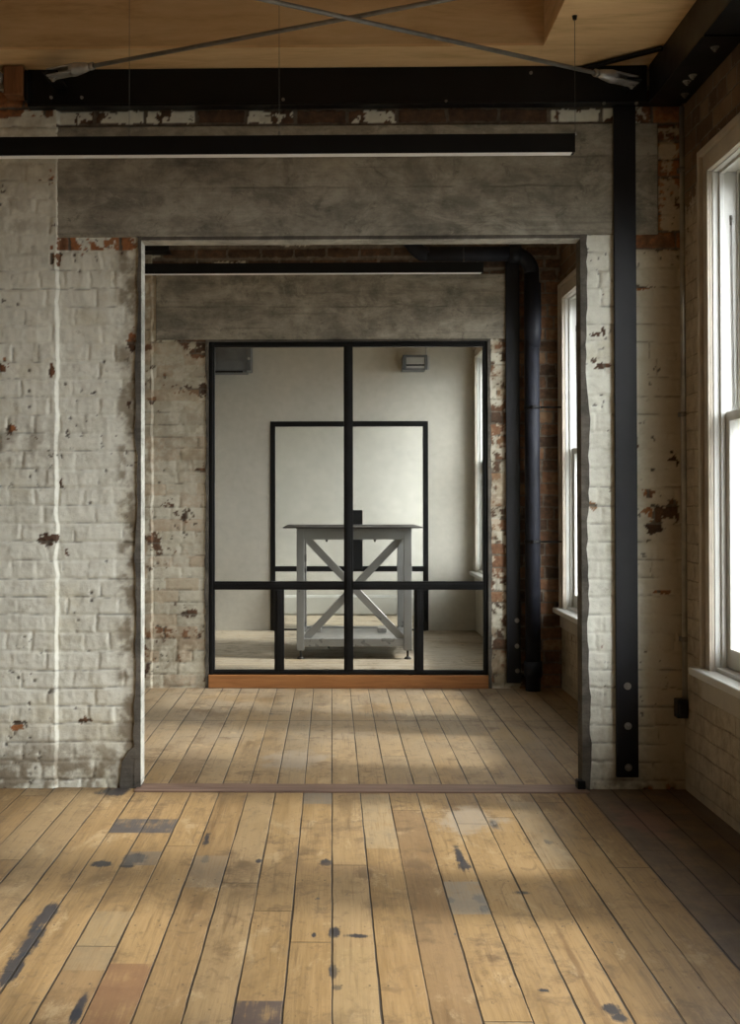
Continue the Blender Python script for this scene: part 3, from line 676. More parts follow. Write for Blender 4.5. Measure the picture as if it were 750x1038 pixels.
# concrete lintels and render linings
def lintel(name, x0, x1, y, z0, z1, mat, th=0.03):
    b = MB().box(x0, x1, y - 0.011, y + T1 + 0.004, z0, z1, 0.004, 1)
    return struct(name, b, mat)
lintel('trim_2', px1(57.5), px1(668), D1, zl1_bot, zl1_top, M['conc1'])
lintel('trim_3', ax(158, D2), ax(513, D2), D2, zl2_bot, zl2_top, M['conc2'])
def ragged(mb, xo, xi, y0, y1, z0, z1, amp, seed):
    "render jamb whose outer edge wanders over the brick face"
    rd = random.Random(seed); n = 60; prof = []
    w = 0.0
    for i in range(n + 1):
        z = z0 + (z1 - z0) * i / n
        w = 0.7 * w + rd.uniform(-amp, amp)
        prof.append((xo + w, z))
    prof += [(xi, z1), (xi, z0)]
    mb.prism(prof, 'Y', y0, y1)
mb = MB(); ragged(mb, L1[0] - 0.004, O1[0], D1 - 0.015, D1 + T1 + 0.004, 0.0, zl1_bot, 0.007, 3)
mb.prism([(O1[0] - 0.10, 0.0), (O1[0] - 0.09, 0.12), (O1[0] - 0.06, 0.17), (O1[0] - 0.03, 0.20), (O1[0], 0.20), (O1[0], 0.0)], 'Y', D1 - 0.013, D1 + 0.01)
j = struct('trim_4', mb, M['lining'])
B(O1[0] - 0.001, O1[0] + 0.003, D1 - 0.0145, D1 + T1 + 0.004, 0.015, O1[2], 0.0015).build('lit_reveal_face', M['reveal'], j, label='reveal edge coloured as if lit')  # thin added strip that paints the lit jamb reveal
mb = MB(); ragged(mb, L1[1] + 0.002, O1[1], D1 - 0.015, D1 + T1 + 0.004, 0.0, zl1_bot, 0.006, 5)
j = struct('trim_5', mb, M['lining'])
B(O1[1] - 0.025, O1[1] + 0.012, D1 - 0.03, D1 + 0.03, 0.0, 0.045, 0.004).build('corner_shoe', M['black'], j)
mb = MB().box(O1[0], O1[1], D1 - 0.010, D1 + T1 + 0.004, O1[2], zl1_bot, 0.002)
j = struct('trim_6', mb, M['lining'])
B(O1[0], O1[1], D1 - 0.0115, D1 + T1 + 0.004, O1[2] - 0.003, O1[2] + 0.003, 0.0015).build('lit_reveal_face', M['reveal'], j, label='reveal edge coloured as if lit')  # thin added strip that paints the lit underside of the head
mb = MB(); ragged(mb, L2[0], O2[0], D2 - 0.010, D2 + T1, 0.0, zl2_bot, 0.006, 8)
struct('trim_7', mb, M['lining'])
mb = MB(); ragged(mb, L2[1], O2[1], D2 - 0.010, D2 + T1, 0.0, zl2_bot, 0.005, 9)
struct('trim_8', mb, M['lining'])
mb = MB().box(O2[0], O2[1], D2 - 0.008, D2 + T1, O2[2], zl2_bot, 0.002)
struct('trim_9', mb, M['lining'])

# ceiling of the first room: plywood soffit with a deep coffer
xc = ax(551, YST, 40)
mb = MB()
mb.holes('Y', YST + 0.002, D1 - 0.002, XL, XR, ZS + 0.0125, ZC, [])                       # strip before the cross wall
struct('ceiling', mb, M['ply'])
struct('ceiling.004', MB().box(XL, xc - 0.001, YST, D1 - 0.002, ZS, ZS + 0.012).box(xc, XR, YB, D1 - 0.002, ZS, ZS + 0.012), M['plylit'])  # soffit skin in the lightened plywood
struct('ceiling.001', MB().box(xc + 0.002, XR, YB, YST - 0.002, ZS + 0.0125, ZC), M['plyY'])
struct('ceiling.002', MB().box(XL, xc - 0.001, YB, YST - 0.002, ZC - 0.02, ZC + 0.05), M['ply'])
struct('ceiling.003', MB().box(XL, XR, D1 + T1, D4, ZS, ZS + 0.1), M['ply'])
# ------------------------------------------------------------------ windows
def window(n, y0, y1, z0, z1, X, sill_drop=0.0, full=True, casing_w=0.118):
    far = y1
    root = MB()
    # box jamb lining (far jamb, near jamb, head, outer sill)
    root.box(X - 0.004, X + 0.24, far - 0.0, far + 0.03, z0, z1 + 0.03, 0.002)
    root.box(X - 0.004, X + 0.24, y0 - 0.03, y0, z0, z1 + 0.03, 0.002)
    root.box(X - 0.004, X + 0.24, y0, far, z1, z1 + 0.03, 0.002)
    root.box(X + 0.0, X + 0.26, y0, far, z0 - 0.03, z0 + 0.02, 0.002)
    # staff bead and parting bead
    for (xa, xb) in ((X + 0.022, X + 0.042), (X + 0.098, X + 0.108)):
        root.box(xa, xb, far - 0.014, far, z0 + 0.02, z1, 0.003, 2); root.box(xa, xb, y0, y0 + 0.014, z0 + 0.02, z1, 0.003, 2)
        root.box(xa, xb, y0, far, z1 - 0.014, z1, 0.003, 2)
    w = struct('window_%d' % n, root, M['white_paint'], 'white timber double-hung sash window in the brick wall')
    # architrave with a stepped moulding, three sides
    def arch(o_in, o_out, xa, xb):
        t = MB()
        t.box(xa, xb, far + o_in, far + o_out, z0 - 0.02, z1 + o_out, 0.004, 2)
        t.box(xa, xb, y0 - o_out, y0 - o_in, z0 - 0.02, z1 + o_out, 0.004, 2)
        t.box(xa, xb, y0 - o_in, far + o_in, z1 + o_in, z1 + o_out, 0.004, 2)
        return t
    a = arch(0.005, casing_w, X - 0.018, X - 0.001); b = arch(casing_w - 0.03, casing_w, X - 0.036, X - 0.017); c2 = arch(0.005, 0.030, X - 0.027, X - 0.017)
    for q in (b, c2):
        me = bpy.data.meshes.new('q'); q.bm.to_mesh(me); q.bm.free(); a.bm.from_mesh(me); bpy.data.meshes.remove(me)
    a.build('architrave', M['cream_paint'], w, label='aged cream moulded architrave')
    zs = z0 - sill_drop
    s = MB().box(X - 0.075, X + 0.10, y0 - casing_w - 0.03, far + casing_w + 0.03, zs - 0.032, zs + 0.004, 0.008, 3)
    s.build('window_sill', M['white_paint'], w, label='white painted window sill')
    MB().box(X - 0.028, X - 0.001, y0 - casing_w, far + casing_w, zs - 0.135, zs - 0.032, 0.006, 2).build('apron', M['cream_paint'], w)
    zm = (z0 + z1) / 2 + 0.02
    def sash(nm, xa, xb, za, zb, bot, top):
        f = MB(); st = 0.05
        f.box(xa, xb, far - 0.014 - st + 0.012, far - 0.002, za, zb, 0.004, 2); f.box(xa, xb, y0 + 0.002, y0 + st, za, zb, 0.004, 2)
        f.box(xa, xb, y0 + st - 0.004, far - st + 0.004, za, za + bot, 0.004, 2); f.box(xa, xb, y0 + st - 0.004, far - st + 0.004, zb - top, zb, 0.004, 2)
        sh = f.build(nm, M['white_paint'], w)
        MB().box((xa + xb) / 2 - 0.002, (xa + xb) / 2 + 0.002, y0 + st - 0.006, far - st + 0.006, za + bot - 0.006, zb - top + 0.006).build('pane', M['glass'], sh)
        return sh
    sash('lower_sash', X + 0.044, X + 0.094, z0 + 0.022, zm + 0.02, 0.085, 0.042)
    sash('upper_sash', X + 0.110, X + 0.160, zm - 0.025, z1 - 0.002, 0.042, 0.055)
    # sash cord with its pulley on the far jamb
    cd = MB().tube([(X + 0.075, far - 0.008, z1 - 0.22), (X + 0.077, far - 0.007, z1 - 0.5), (X + 0.083, far - 0.008, zm + 0.03)], 0.0022, 8)
    cd.build('sash_cord', M['cord'], w)
    pl = MB().box(X + 0.069, X + 0.081, far - 0.005, far + 0.001, z1 - 0.235, z1 - 0.19, 0.003); pl.tube([(X + 0.071, far - 0.006, z1 - 0.205), (X + 0.079, far - 0.006, z1 - 0.205)], 0.008, 14)
    pl.build('sash_pulley', M['dullgalv'], w)
    return w
window(1, *WIN[0], XR)
window(2, *WIN[1], XR)
window(3, *WIN3[0], XR3)
window(4, *WIN[2], XR)  # unseen window, added for light
window(5, *WIN[4], XR)  # unseen window, added for light

# ------------------------------------------------------------------ steel over the first opening
def bolt(parent, c, n, r=0.015, nm='bolt', mat='dullgalv'):
    return MB().hexbolt(c, n, r).build(nm, M[mat], parent)
yb = YBM                                   # front edge of the beam flanges
zb0 = az(103.5, yb, 336); zb1 = ZS - 0.002
xbl, xbr = ax(28, yb, 90), 1.478
bm = thing('steel_beam', 'black steel beam spanning above the concrete lintel of the near opening', 'beam', ((xbl + xbr) / 2, D1 - 0.1, zb0))
# channel with its web to the front, lips top and bottom
B(xbl, xbr, yb, yb + 0.012, zb0, zb1, 0.002).build('web', M['black'], bm)
B(xbl, xbr + 0.17, yb - 0.004, D1 - 0.004, zb0 - 0.012, zb0 + 0.001, 0.002).build('flange', M['black'], bm)
B(xbl, xbr, yb + 0.012, D1 - 0.004, zb1 - 0.013, zb1 - 0.001, 0.002).build('flange', M['black'], bm)
for (u, v) in ((52, 99), (83, 99), (287, 101), (452, 103), (538, 74), (612, 105), (645, 105)):
    q = at(u, v, yb); bolt(bm, (q.x, yb - 0.001, q.z), (0, -1, 0), 0.0055)
# end plate at the left end of the beam
B(xbl - 0.004, xbl + 0.012, yb - 0.05, D1 - 0.006, zb0 + 0.002, zb1 - 0.02, 0.002).build('end_plate', M['black'], bm)
# beam along the window wall
x0 = 1.50; zr1 = ZS - 0.002; zr0 = 3.225
b2 = thing('steel_beam', 'black steel beam running along the top of the window wall', 'beam', (1.57, 2.0, zr0))
B(x0 - 0.012, x0, YB + 0.02, yb - 0.006, zr0, zr1, 0.002).build('web', M['charcoal'], b2)
B(x0 - 0.016, XR - 0.003, YB + 0.02, yb - 0.008, zr0 - 0.014, zr0 - 0.0005, 0.002).build('flange', M['black'], b2)
for (u, v) in ((724.5, 47.5), (702, 76), (696, 82), (694, 95)):
    q = fl(u, v, zr0 - 0.014); bolt(b2, (min(q.x, 1.645), min(q.y, yb - 0.03), zr0 - 0.0145), (0, 0, -1), 0.012)
B(x0 - 0.016, XR - 0.005, 4.62, 4.632, zr0 - 0.022, zr0 - 0.0145).build('splice_plate', M['black'], b2)
# flat strut across the corner of the two beams
g1 = at(590, 68.5, yb - 0.008)
zg = ZS - 0.006
gp = MB().bar((g1.x, yb + 0.01, zg - 0.008), (x0 - 0.012, yb - 0.235, zg - 0.008), 0.035, 0.012, (0, 0, 1), 0.002)
gp.build('corner_strut', M['black'], b2)

# brace rods
ZR = EYE + 1.945
def rod(name, label, p_cl, p_end, cl_len=0.2):
    p, e = Vector(p_cl), Vector(p_end)
    d = (e - p).normalized(); side = d.cross(Vector((0, 0, 1))).normalized()
    r = thing(name, label, 'brace', p)
    MB().tube([p + d * cl_len * 0.8, e], 0.0095, 14).build('rod', M['dullgalv'], r)
    ck = MB()
    # forked clevis: two cheeks joined by a neck
    for sg in (-1, 1):
        ck.bar(p - d * 0.02 + Vector((0, 0, sg * 0.014)), p + d * 0.12 + Vector((0, 0, sg * 0.014)), 0.058, 0.010, (0, 0, 1), 0.003)
    ck.tube([p + d * 0.10, p + d * 0.125, p + d * 0.175, p + d * cl_len], [0.029, 0.030, 0.022, 0.016], 14)
    ck.build('clevis', M['galv'], r)
    MB().tube([p - Vector((0, 0, 0.027)), p + Vector((0, 0, 0.027))], 0.011, 14).hexbolt(p - Vector((0, 0, 0.019)), (0, 0, -1), 0.014, 0.010).build('pin', M['galv'], r)
    MB().tube([p + d * (cl_len + 0.0), p + d * (cl_len + 0.022)], 0.0175, 6).build('lock_nut', M['galv'], r)
    MB().bar((p.x - d.x * 0.01, YBM - 0.003, p.z), (p.x - d.x * 0.01, p.y - 0.03, p.z), 0.07, 0.011, (0, 0, 1), 0.002).build('lug', M['black'], r)
    return r
def onz(u, v, z): return fl(u, v, z)
rod('brace_rod', 'grey steel brace rod fixed at the beam end beside the timber block', onz(54, 74.5, ZR), onz(450, 0, ZR) + (onz(450, 0, ZR) - onz(62, 73, ZR)) * 0.6)
pB, eB = onz(640, 82, ZR - 0.021), onz(270, 0, ZR - 0.021)
rod('brace_rod', 'grey steel brace rod fixed in the corner by the window wall beam', pB, eB + (eB - pB) * 1.2)

# old timber block next to the beam end
q0, q1 = at(5, 100, D1 - 0.10), at(27, 58, D1 - 0.10)
tb = thing('timber_block', 'orange brown timber block packed beside the end of the black beam', 'block', ((q0.x + q1.x) / 2, D1 - 0.07, q0.z))
B(q0.x, xbl - 0.006, D1 - 0.13, D1 - 0.037, pz1(103) , ZS - 0.004, 0.006, 2).build('block', M['oldtimber'], tb)
B(q0.x - 0.055, q0.x - 0.003, D1 - 0.15, D1 - 0.037, pz1(92), ZS - 0.03, 0.02, 3).build('packer', M['dullgalv'], tb)
bolt(tb, (q0.x - 0.025, D1 - 0.151, pz1(66)), (0, -1, 0), 0.012)

# ------------------------------------------------------------------ pendant bars
def pendant(u_end, v_top, v_bot, D, x_left, wires, label, ztop_fn):
    xe = ax(u_end, D, v_top); z1 = az(v_top, D, u_end); z0 = az(v_bot, D, u_end)
    t = thing('pendant_light', label, 'lamp', ((x_left + xe) / 2, D, z1))
    w = 0.045
    mb = MB()
    mb.box(x_left, xe, D, D + w, z1 - 0.004, z1, 0.001)
    mb.box(x_left, xe, D, D + 0.004, z0, z1 - 0.003, 0.001); mb.box(x_left, xe, D + w - 0.004, D + w, z0, z1 - 0.003, 0.001)
    mb.box(xe - 0.004, xe, D + 0.003, D + w - 0.003, z0, z1 - 0.003, 0.001)
    mb.build('housing', M['lampblack'], t)
    B(x_left + 0.002, xe - 0.012, D + 0.0035, D + w - 0.0045, z0 - 0.003, z0 + 0.012, 0.001).build('diffuser', M['diffuser'], t, label='white diffuser strip')
    for u in wires:
        x = ax(u, D + w / 2, v_top); zt = ztop_fn(x)
        MB().tube([(x, D + w / 2, z1), (x, D + w / 2, zt)], 0.0011, 6).build('suspension_wire', M['wire'], t)
        MB().tube([(x, D + w / 2, z1 - 0.001), (x, D + w / 2, z1 + 0.022)], [0.007, 0.004], 12).build('wire_grip', M['dullgalv'], t)
        MB().tube([(x, D + w / 2, zt), (x, D + w / 2, zt - 0.016)], [0.011, 0.008], 14).build('ceiling_cup', M['lampblack'], t)
    return t
pendant(583, 135, 154, 4.855, XL + 0.4, (583, 283, 131), 'long black linear pendant lamp hanging before the near concrete lintel', lambda x: ZS if x > xc else ZC - 0.02)
pendant(490, 265.5, 276, 7.42, -2.2, (470, 200), 'long black linear pendant lamp seen through the near opening', lambda x: ZS)

# ------------------------------------------------------------------ steel straps bolted to the walls
def strap(u0, u1, v0, v1, D, bolts, label, th=0.022):
    xa, xb = ax(u0, D, 450), ax(u1, D, 450); z1 = az(v0, D, u0); z0 = az(v1, D, u0)
    t = thing('steel_post', label, 'post', ((xa + xb) / 2, D, z0))
    mb = MB().box(xa, xb, D - th, D - 0.002, z0, z1, 0.0025, 2)
    mb.build('plate', M['charcoal'], t)
    for (u, v) in bolts:
        q = at(u, v, D - th); bolt(t, (q.x, D - th, q.z), (0, -1, 0), 0.0115)
    return t
strap(622.3, 644.6, 108, 787, D1 - 0.007, [(636, 695.5), (636.5, 736), (637, 778)], 'tall flat black steel post bolted to the painted brick beside the near opening')
strap(512.5, 526.5, 262, 692, D2 - 0.007, [(524, 629), (524, 655), (524.5, 680)], 'flat black steel post bolted to the far wall next to the drain pipe')

# conduit in the corner with its box
cx_, cy_ = ax(692.6, D1 - 0.03, 400), D1 - 0.03
ct = thing('conduit', 'thin grey electrical conduit running down the wall corner to a black outlet box', 'pipe', (cx_, cy_, 0.42))
zc0 = az(712, cy_, 692); zc1 = az(108, cy_, 692)
MB().tube([(cx_, cy_, zc0 - 0.01), (cx_, cy_, zc1)], 0.0125, 16).build('tube', M['conduit'], ct)
for v in (172, 420, 648):
    z = az(v, cy_, 692)
    sd = MB().tube([(cx_, cy_, z - 0.011), (cx_, cy_, z + 0.011)], 0.0155, 16).box(cx_ - 0.018, cx_ + 0.018, cy_ + 0.008, D1 - 0.001, z - 0.011, z + 0.011)
    sd.build('saddle', M['dullgalv'], ct)
xa, xb = ax(686.5, D1 - 0.06, 718), ax(699.5, D1 - 0.06, 718)
ob = B(xa, min(xb, XR - 0.006), D1 - 0.065, D1 - 0.004, az(728.5, D1 - 0.065, 690), az(709.5, D1 - 0.065, 690), 0.004, 2).build('outlet_box', M['plastic'], ct, label='black outlet box')
MB().box(xa + 0.008, min(xb, XR - 0.006) - 0.008, D1 - 0.069, D1 - 0.064, az(725, D1 - 0.065, 690), az(713, D1 - 0.065, 690), 0.002).build('cover', M['plastic'], ob)

# ------------------------------------------------------------------ second room: drain pipe
yp = D2 - 0.10; r = 0.054
xp = ax(539.5, yp, 480); zh = az(257.5, yp, 480)
dp = thing('drain_pipe', 'black cast iron drain pipe standing in the far corner and turning along the wall top', 'pipe', (xp, yp, 0.0))
MB().tube([(xp, yp, 0.0), (xp, yp, zh - 0.12)], r, 24).build('riser', M['iron'], dp)
bend = [(xp - 0.14 + 0.14 * math.cos(a), yp, zh - 0.14 + 0.14 * math.sin(a)) for a in [math.radians(k * 11.25) for k in range(9)]]
MB().tube(bend, r, 24).build('bend', M['iron'], dp)
xl = ax(432, yp, 257)
MB().tube([(xp - 0.13, yp, zh), (xl, yp, zh)], r, 24).build('branch', M['iron'], dp)
pts = [(xl + 0.02, yp, zh), (xl - 0.03, yp, zh + 0.004), (xl - 0.065, yp, zh + 0.03), (xl - 0.17, yp, zh + 0.16)]
MB().tube(pts, r, 24).build('elbow', M['iron'], dp)
MB().tube([(xp, yp, 0.10), (xp, yp, 0.21)], r + 0.010, 24).build('collar', M['iron'], dp)
zc = az(330, yp, 540)
MB().tube([(xp + 0.003, yp, zc - 0.16), (xp + 0.006, yp, zc - 0.05), (xp + 0.006, yp, zc + 0.3)], [r, r + 0.007, r + 0.007], 24).build('collar', M['iron'], dp)
MB().tube([(xp - 0.16, yp, zh), (xp - 0.08, yp, zh)], r + 0.010, 24).build('collar', M['iron'], dp)
for v in (413, 549):
    z = az(v, yp, 540)
    cl = MB().tube([(xp, yp, z - 0.012), (xp, yp, z + 0.012)], r + 0.004, 24).box(xp - 0.012, xp + 0.012, yp - r - 0.03, yp - r, z - 0.012, z + 0.012, 0.002)
    cl.tube([(xp + r, yp - 0.01, z), (XR - 0.002, yp - 0.01, z)], 0.006, 10).tube([(xp, yp + r * 0.9, z), (xp, D2 - 0.001, z)], 0.006, 10)
    cl.build('pipe_bracket', M['black'], dp)
# end of the steel above the second wall
q0, q1 = at(140, 254, D2 - 0.16), at(171, 244, D2 - 0.16)
mb = MB().box(q0.x, q1.x, D2 - 0.16, D2 - 0.148, q0.z, ZS + 0.001, 0.001).box(q0.x, q1.x, D2 - 0.15, D2 - 0.001, q0.z, q0.z + 0.012, 0.001)
sb = thing('steel_bracket', 'short black steel bracket at the wall top above the second pendant lamp', 'bracket', (q0.x, D2 - 0.1, q0.z))
mb.build('angle', M['black'], sb)
bolt(sb, ((q0.x + q1.x) / 2, D2 - 0.161, q0.z + 0.06), (0, -1, 0), 0.011)

# ------------------------------------------------------------------ glazed screen in the second wall
Y0 = D2 + 0.005; Y1 = D2 + 0.055
def px2(u): return ax(u, Y0)
def pz2(v): return az(v, Y0, 352)
sx0, sx1 = O2[0] + 0.001, O2[1] - 0.001
zt, zbm = O2[2] - 0.001, pz2(684)
gs = thing('glazed_screen', 'black steel framed glass screen on a timber sill filling the far opening', 'screen', ((sx0 + sx1) / 2, D2 + 0.03, 0.0))
MB().box(sx0, sx1, D2 - 0.02, D2 + 0.09, 0.0, zbm - 0.001, 0.004, 2).build('timber_sill', M['timber'], gs, label='orange timber sill')
ua, ub = 348.5, 357.8
fr = [('jamb', (sx0, px2(217.5), zbm, zt)), ('jamb', (px2(489.8), sx1, zbm, zt)),
      ('head', (px2(217.5), px2(489.8), pz2(351.3), zt)), ('bottom_rail', (px2(217.5), px2(489.8), zbm, pz2(679.5))),
      ('mullion', (px2(ua), px2(ub), pz2(679.5), pz2(351.3))),
      ('transom', (px2(217.5), px2(ua), pz2(598), pz2(589.5))), ('transom', (px2(ub), px2(489.8), pz2(598), pz2(589.5))),
      ('glazing_bar', (px2(278), px2(287.8), pz2(679.5), pz2(598))), ('glazing_bar', (px2(419.5), px2(429), pz2(679.5), pz2(598)))]
for nm, (a, b, c, d) in fr:
    mb = MB().box(a, b, Y0 + 0.008, Y1, c, d, 0.0015)
    k = 0.006
    mb.box(a + (b - a) * 0.28, b - (b - a) * 0.28, Y0, Y0 + 0.01, c, d, 0.001) if (d - c) > (b - a) else mb.box(a, b, Y0, Y0 + 0.01, c + (d - c) * 0.28, d - (d - c) * 0.28, 0.001)
    mb.build(nm, M['black'], gs)
ys = D2 + 0.030
for (a, b, c, d) in [(217, 349, 590, 351), (357, 490.2, 590, 351), (217, 278.5, 680, 597.5), (287.3, 349, 680, 597.5), (357, 420, 680, 597.5), (428.5, 490.2, 680, 597.5)]:
    B(px2(a), px2(b), ys, ys + 0.006, pz2(c), pz2(d)).build('glass_pane', M['pglass'], gs)

# ------------------------------------------------------------------ glazed screen in the third wall
def px3(u): return ax(u, D3)
def pz3(v): return az(v, D3, 350)
s3 = thing('glazed_screen', 'smaller black framed glass doorway screen behind the steel table', 'screen', (px3(354), D3 + 0.03, 0.0))
zt3 = O3[2] - 0.001
for nm, (a, b, c, d) in [('jamb', (O3[0] + 0.001, px3(279), 0.0, zt3)), ('jamb', (px3(428.8), O3[1] - 0.001, 0.0, zt3)), ('head', (px3(279), px3(428.8), pz3(432.3), zt3)),
                         ('transom', (px3(279), px3(428.8), pz3(579.3), pz3(574)))]:
    B(a, b, D3 - 0.012, D3 + 0.05, c, d, 0.002).build(nm, M['black'], s3)
for (a, b) in ((277, 283.0), (425.5, 431)):
    B(px3(a), px3(b), D3 - 0.05, D3 - 0.013, 0.0, pz3(592), 0.002).build('door_post', M['black'], s3)
B(px3(279), px3(428.8), D3 - 0.01, D3 + 0.04, 0.0, 0.016, 0.002).build('sill_bar', M['black'], s3)
for (c, d) in ((574.2, 432), (637, 579)):
    B(px3(278.8), px3(429), D3 + 0.012, D3 + 0.018, pz3(c), pz3(d)).build('glass_pane', M['pglass'], s3)
lb = B(px3(350.5), px3(367.3), D3 - 0.05, D3 - 0.012, pz3(577), pz3(517), 0.004).build('lock_box', M['black'], s3, label='tall black box standing on the transom')

# ------------------------------------------------------------------ steel work table in the third room
YF = 9.94; YK = 10.95
def pxt(u): return ax(u, YF)
def pzt(v): return az(v, YF, 355)
xlo, xli, xri, xro = pxt(300.5), pxt(308.2), pxt(409), pxt(417.2)
wl = xli - xlo
ztop = pzt(533.5); zc1 = pzt(535.5); zc0 = pzt(547); zl1 = pzt(647.5); zl0 = pzt(655.5)
tb = thing('steel_table', 'tall grey steel work table with crossed braces standing behind the glass screen', 'table', ((xlo + xro) / 2, (YF + YK) / 2, 0.0))
MB().box(pxt(287), pxt(428), YF - 0.05, YK + 0.05, zc1 + 0.001, zc1 + 0.011, 0.002).build('tabletop', M['topsteel'], tb, label='thin dark steel tabletop')
for yy in (YF, YK - wl):
    for (a, b) in ((xlo, xli), (xri, xro)):
        lg = MB().box(a, b, yy, yy + wl, 0.075, zc1, 0.004, 2).build('leg', M['tablesteel'], tb)
        c = ((a + b) / 2, yy + wl / 2)
        MB().tube([(c[0], c[1], 0.076), (c[0], c[1], 0.02)], 0.009, 12).tube([(c[0], c[1], 0.022), (c[0], c[1], 0.012), (c[0], c[1], 0.0)], [0.014, 0.028, 0.032], 18).build('levelling_foot', M['topsteel'], lg)
    MB().box(xli, xri, yy + 0.002, yy + wl - 0.002, zc0, zc1 - 0.0005, 0.003).build('top_rail', M['tablesteel'], tb)
    MB().box(xli, xri, yy + 0.002, yy + wl - 0.002, zl0, zl1, 0.003).build('bottom_rail', M['tablesteel'], tb)
for (a, b) in ((xlo, xli), (xri, xro)):
    MB().box(a + 0.002, b - 0.002, YF + wl, YK - wl, zc0, zc1 - 0.0005, 0.003).build('top_rail', M['tablesteel'], tb)
    MB().box(a + 0.002, b - 0.002, YF + wl, YK - wl, zl0, zl1, 0.003).build('bottom_rail', M['tablesteel'], tb)
zz1, zz0 = zc0 + 0.004, zl1 - 0.004
ym = YF + wl / 2
for k, (p, q) in enumerate((((xli + 0.028, zz1), (xri - 0.012, zz0)), ((xri - 0.028, zz1), (xli + 0.012, zz0)))):
    yo = ym + (0.012 if k else -0.012)
    mb = MB().bar((p[0], yo, p[1]), (q[0], yo, q[1]), 0.062, 0.010, (0, 1, 0), 0.001)
    d = (Vector((q[0], 0, q[1])) - Vector((p[0], 0, p[1]))).normalized(); nn = Vector((d.z, 0, -d.x)) * (0.026 if d.x < 0 else -0.026)
    mb.bar((p[0] + nn.x, yo + 0.03 * (1 if k else 1), p[1] + nn.z), (q[0] + nn.x, yo + 0.03, q[1] + nn.z), 0.009, 0.055, (0, 1, 0), 0.001)
    mb.build('cross_brace', M['tablesteel'], tb)
# lower tray
MB().box(xlo + 0.012, xro - 0.012, YF + wl + 0.002, YK - wl - 0.002, zl1 - 0.02, zl1 - 0.012, 0.002).build('tray', M['galv'], tb)
for u in (320, 390):
    q = pxt(u); MB().box(q - 0.04, q + 0.04, YK - 0.42, YK - 0.2, zl1 - 0.012, zl1 + 0.025, 0.004).build('tray_block', M['galv'], tb)
for (u, z) in ((331, zc0), (380, zc0), (333, zl0), (366, zc0)):
    MB().hexbolt((pxt(u), YF + wl / 2, z), (0, 0, -1), 0.011, 0.014).build('bolt', M['topsteel'], tb)

# ------------------------------------------------------------------ units hung in the third room
yu = 11.9
def pxu(u): return ax(u, yu)
def pzu(v): return az(v, yu, 330)
hu = thing('wall_unit', 'long grey metal unit under the ceiling behind the upper corner of the glass screen', 'heater', (pxu(230), yu, pzu(376)))
prof = [(yu, pzu(374)), (yu - 0.01, pzu(366)), (yu, pzu(352)), (yu + 0.02, pzu(347)), (D3 - 0.002, pzu(347)), (D3 - 0.002, pzu(377)), (yu + 0.02, pzu(377))]
MB().prism(prof, 'X', pxu(170), pxu(250)).build('casing', M['unit'], hu)
B(pxu(250.2), pxu(254.5), yu - 0.015, D3 - 0.002, pzu(375.5), pzu(345), 0.006, 2).build('end_cap', M['unit'], hu)
MB().tube([(pxu(252.3), yu - 0.016, pzu(363.5)), (pxu(252.3), yu - 0.030, pzu(363.5))], 0.014, 16).build('knob', M['unit_pale'], hu)
B(pxu(170), pxu(246), yu - 0.004, yu + 0.03, pzu(377.2), pzu(375.8), 0.001).build('outlet_slot', M['black'], hu)
h2 = thing('wall_unit', 'small pale grey box unit with slotted front high on the plaster wall', 'heater', (pxu(421), yu, pzu(376)))
MB().box(pxu(408.5), pxu(432), yu + 0.02, D3 - 0.002, pzu(375), pzu(361), 0.004, 2).build('casing', M['unit'], h2)
mb = MB(); 
for (a, b, c, d) in ((408.5, 412, 375, 360), (430.5, 433.5, 375, 360), (412, 430.5, 362.5, 360), (412, 430.5, 375, 373.5)):
    mb.box(pxu(a), pxu(b), yu - 0.005, yu + 0.02, pzu(c), pzu(d), 0.002)
mb.build('front_frame', M['unit'], h2)
B(pxu(411.8), pxu(430.7), yu + 0.004, yu + 0.02, pzu(369.4), pzu(362.3)).build('front_panel', M['unit_pale'], h2)
B(pxu(411.8), pxu(430.7), yu + 0.012, yu + 0.02, pzu(371), pzu(369.4)).build('slot', M['black'], h2)
B(pxu(411.8), pxu(430.7), yu + 0.004, yu + 0.02, pzu(373.6), pzu(371)).build('lower_panel', M['unit_pale'], h2)
mb = MB().box(pxu(433.8), pxu(436), yu + 0.0, yu + 0.05, pzu(375), pzu(361), 0.002).tube([(pxu(432.6), yu + 0.03, pzu(361)), (pxu(432.6), yu + 0.03, ZS - 0.001)], 0.004, 8)
mb.build('hanger', M['unit_pale'], h2)

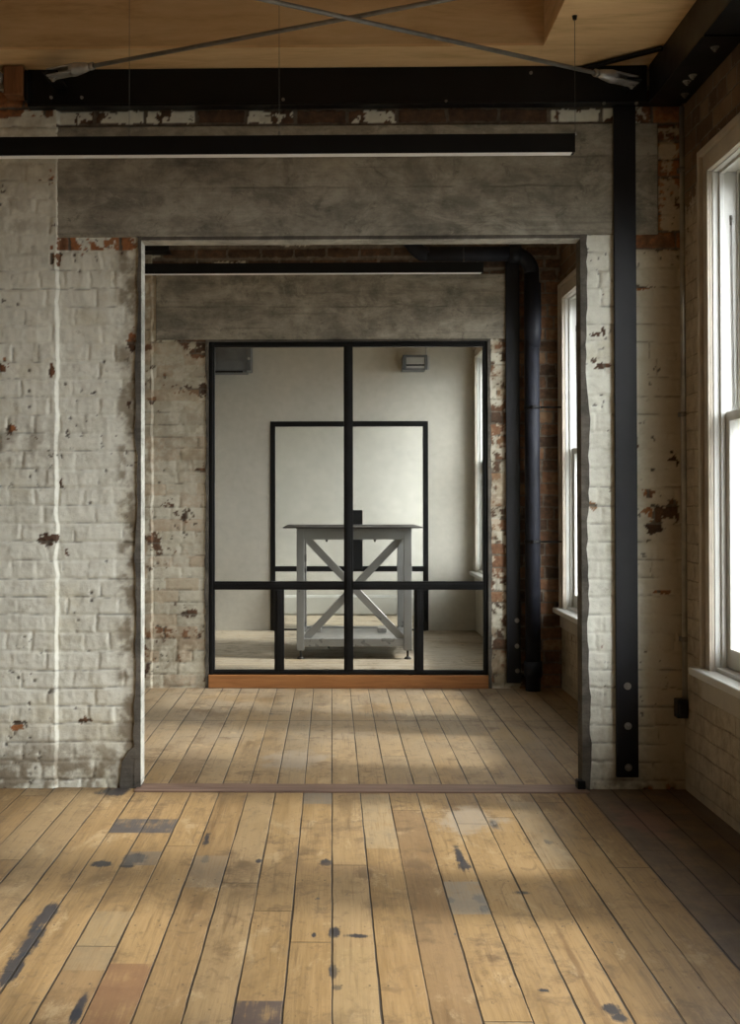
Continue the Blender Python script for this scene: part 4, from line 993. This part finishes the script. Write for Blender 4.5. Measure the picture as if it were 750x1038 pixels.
# ------------------------------------------------------------------ light: overcast sky through the windows
wd = bpy.data.worlds.new('overcast_sky'); SC.world = wd; wd.use_nodes = True
nt = wd.node_tree; nt.nodes.clear()
wo = nt.nodes.new('ShaderNodeOutputWorld'); bg = nt.nodes.new('ShaderNodeBackground')
tc = nt.nodes.new('ShaderNodeTexCoord'); sp = nt.nodes.new('ShaderNodeSeparateXYZ'); cr = nt.nodes.new('ShaderNodeValToRGB'); ma = nt.nodes.new('ShaderNodeMath')
ma.operation = 'MULTIPLY_ADD'; ma.inputs[1].default_value = 0.5; ma.inputs[2].default_value = 0.5
nt.links.new(tc.outputs['Generated'], sp.inputs[0]); nt.links.new(sp.outputs[2], ma.inputs[0]); nt.links.new(ma.outputs[0], cr.inputs[0])
e = cr.color_ramp.elements
e[0].position = 0.40; e[0].color = (0.07, 0.07, 0.066, 1)
e[1].position = 0.52; e[1].color = (0.55, 0.56, 0.575, 1)
k = e.new(0.60); k.color = (0.95, 0.97, 1.0, 1)
k = e.new(0.76); k.color = (0.9, 0.92, 0.95, 1)
k = e.new(0.90); k.color = (0.22, 0.225, 0.235, 1)
nt.links.new(cr.outputs[0], bg.inputs[0]); bg.inputs[1].default_value = 18.0
nt.links.new(bg.outputs[0], wo.inputs[0])
def portal(cx, cy, cz, sx, sz, rot):
    l = bpy.data.lights.new('window_portal', 'AREA'); l.shape = 'RECTANGLE'; l.size = sx; l.size_y = sz
    l.cycles.is_portal = True
    o = bpy.data.objects.new('window_portal', l); COL.objects.link(o); o.location = (cx, cy, cz); o.rotation_euler = rot
for (ws, X) in ((WIN, XR), (WIN3, XR3), (UNSEEN_WIN4, XR3)):
    for (a, b, c, d) in ws: portal(X + 0.28, (a + b) / 2, (c + d) / 2, d - c, b - a, (0, math.radians(90), 0))

sd_ = bpy.data.lights.new('hazy_sun', 'SUN'); sd_.energy = 5.2; sd_.angle = math.radians(7); sd_.color = (1.0, 0.98, 0.93)
so_ = bpy.data.objects.new('hazy_sun', sd_); COL.objects.link(so_); so_.location = (8, 2, 7)
_el, _az = math.radians(40), math.radians(8)
so_.rotation_euler = Vector((-math.cos(_el) * math.cos(_az), math.cos(_el) * math.sin(_az), -math.sin(_el))).to_track_quat('-Z', 'Y').to_euler()

# ------------------------------------------------------------------ view
SC.view_settings.view_transform = 'Standard'
SC.view_settings.look = 'None'
SC.view_settings.exposure = 0.0
SC.view_settings.gamma = 1.0
SC.view_settings.use_curve_mapping = False
SC.cycles.use_denoising = True
SC.cycles.use_adaptive_sampling = False
SC.cycles.max_bounces = 10
SC.cycles.diffuse_bounces = 6
SC.cycles.transparent_max_bounces = 16
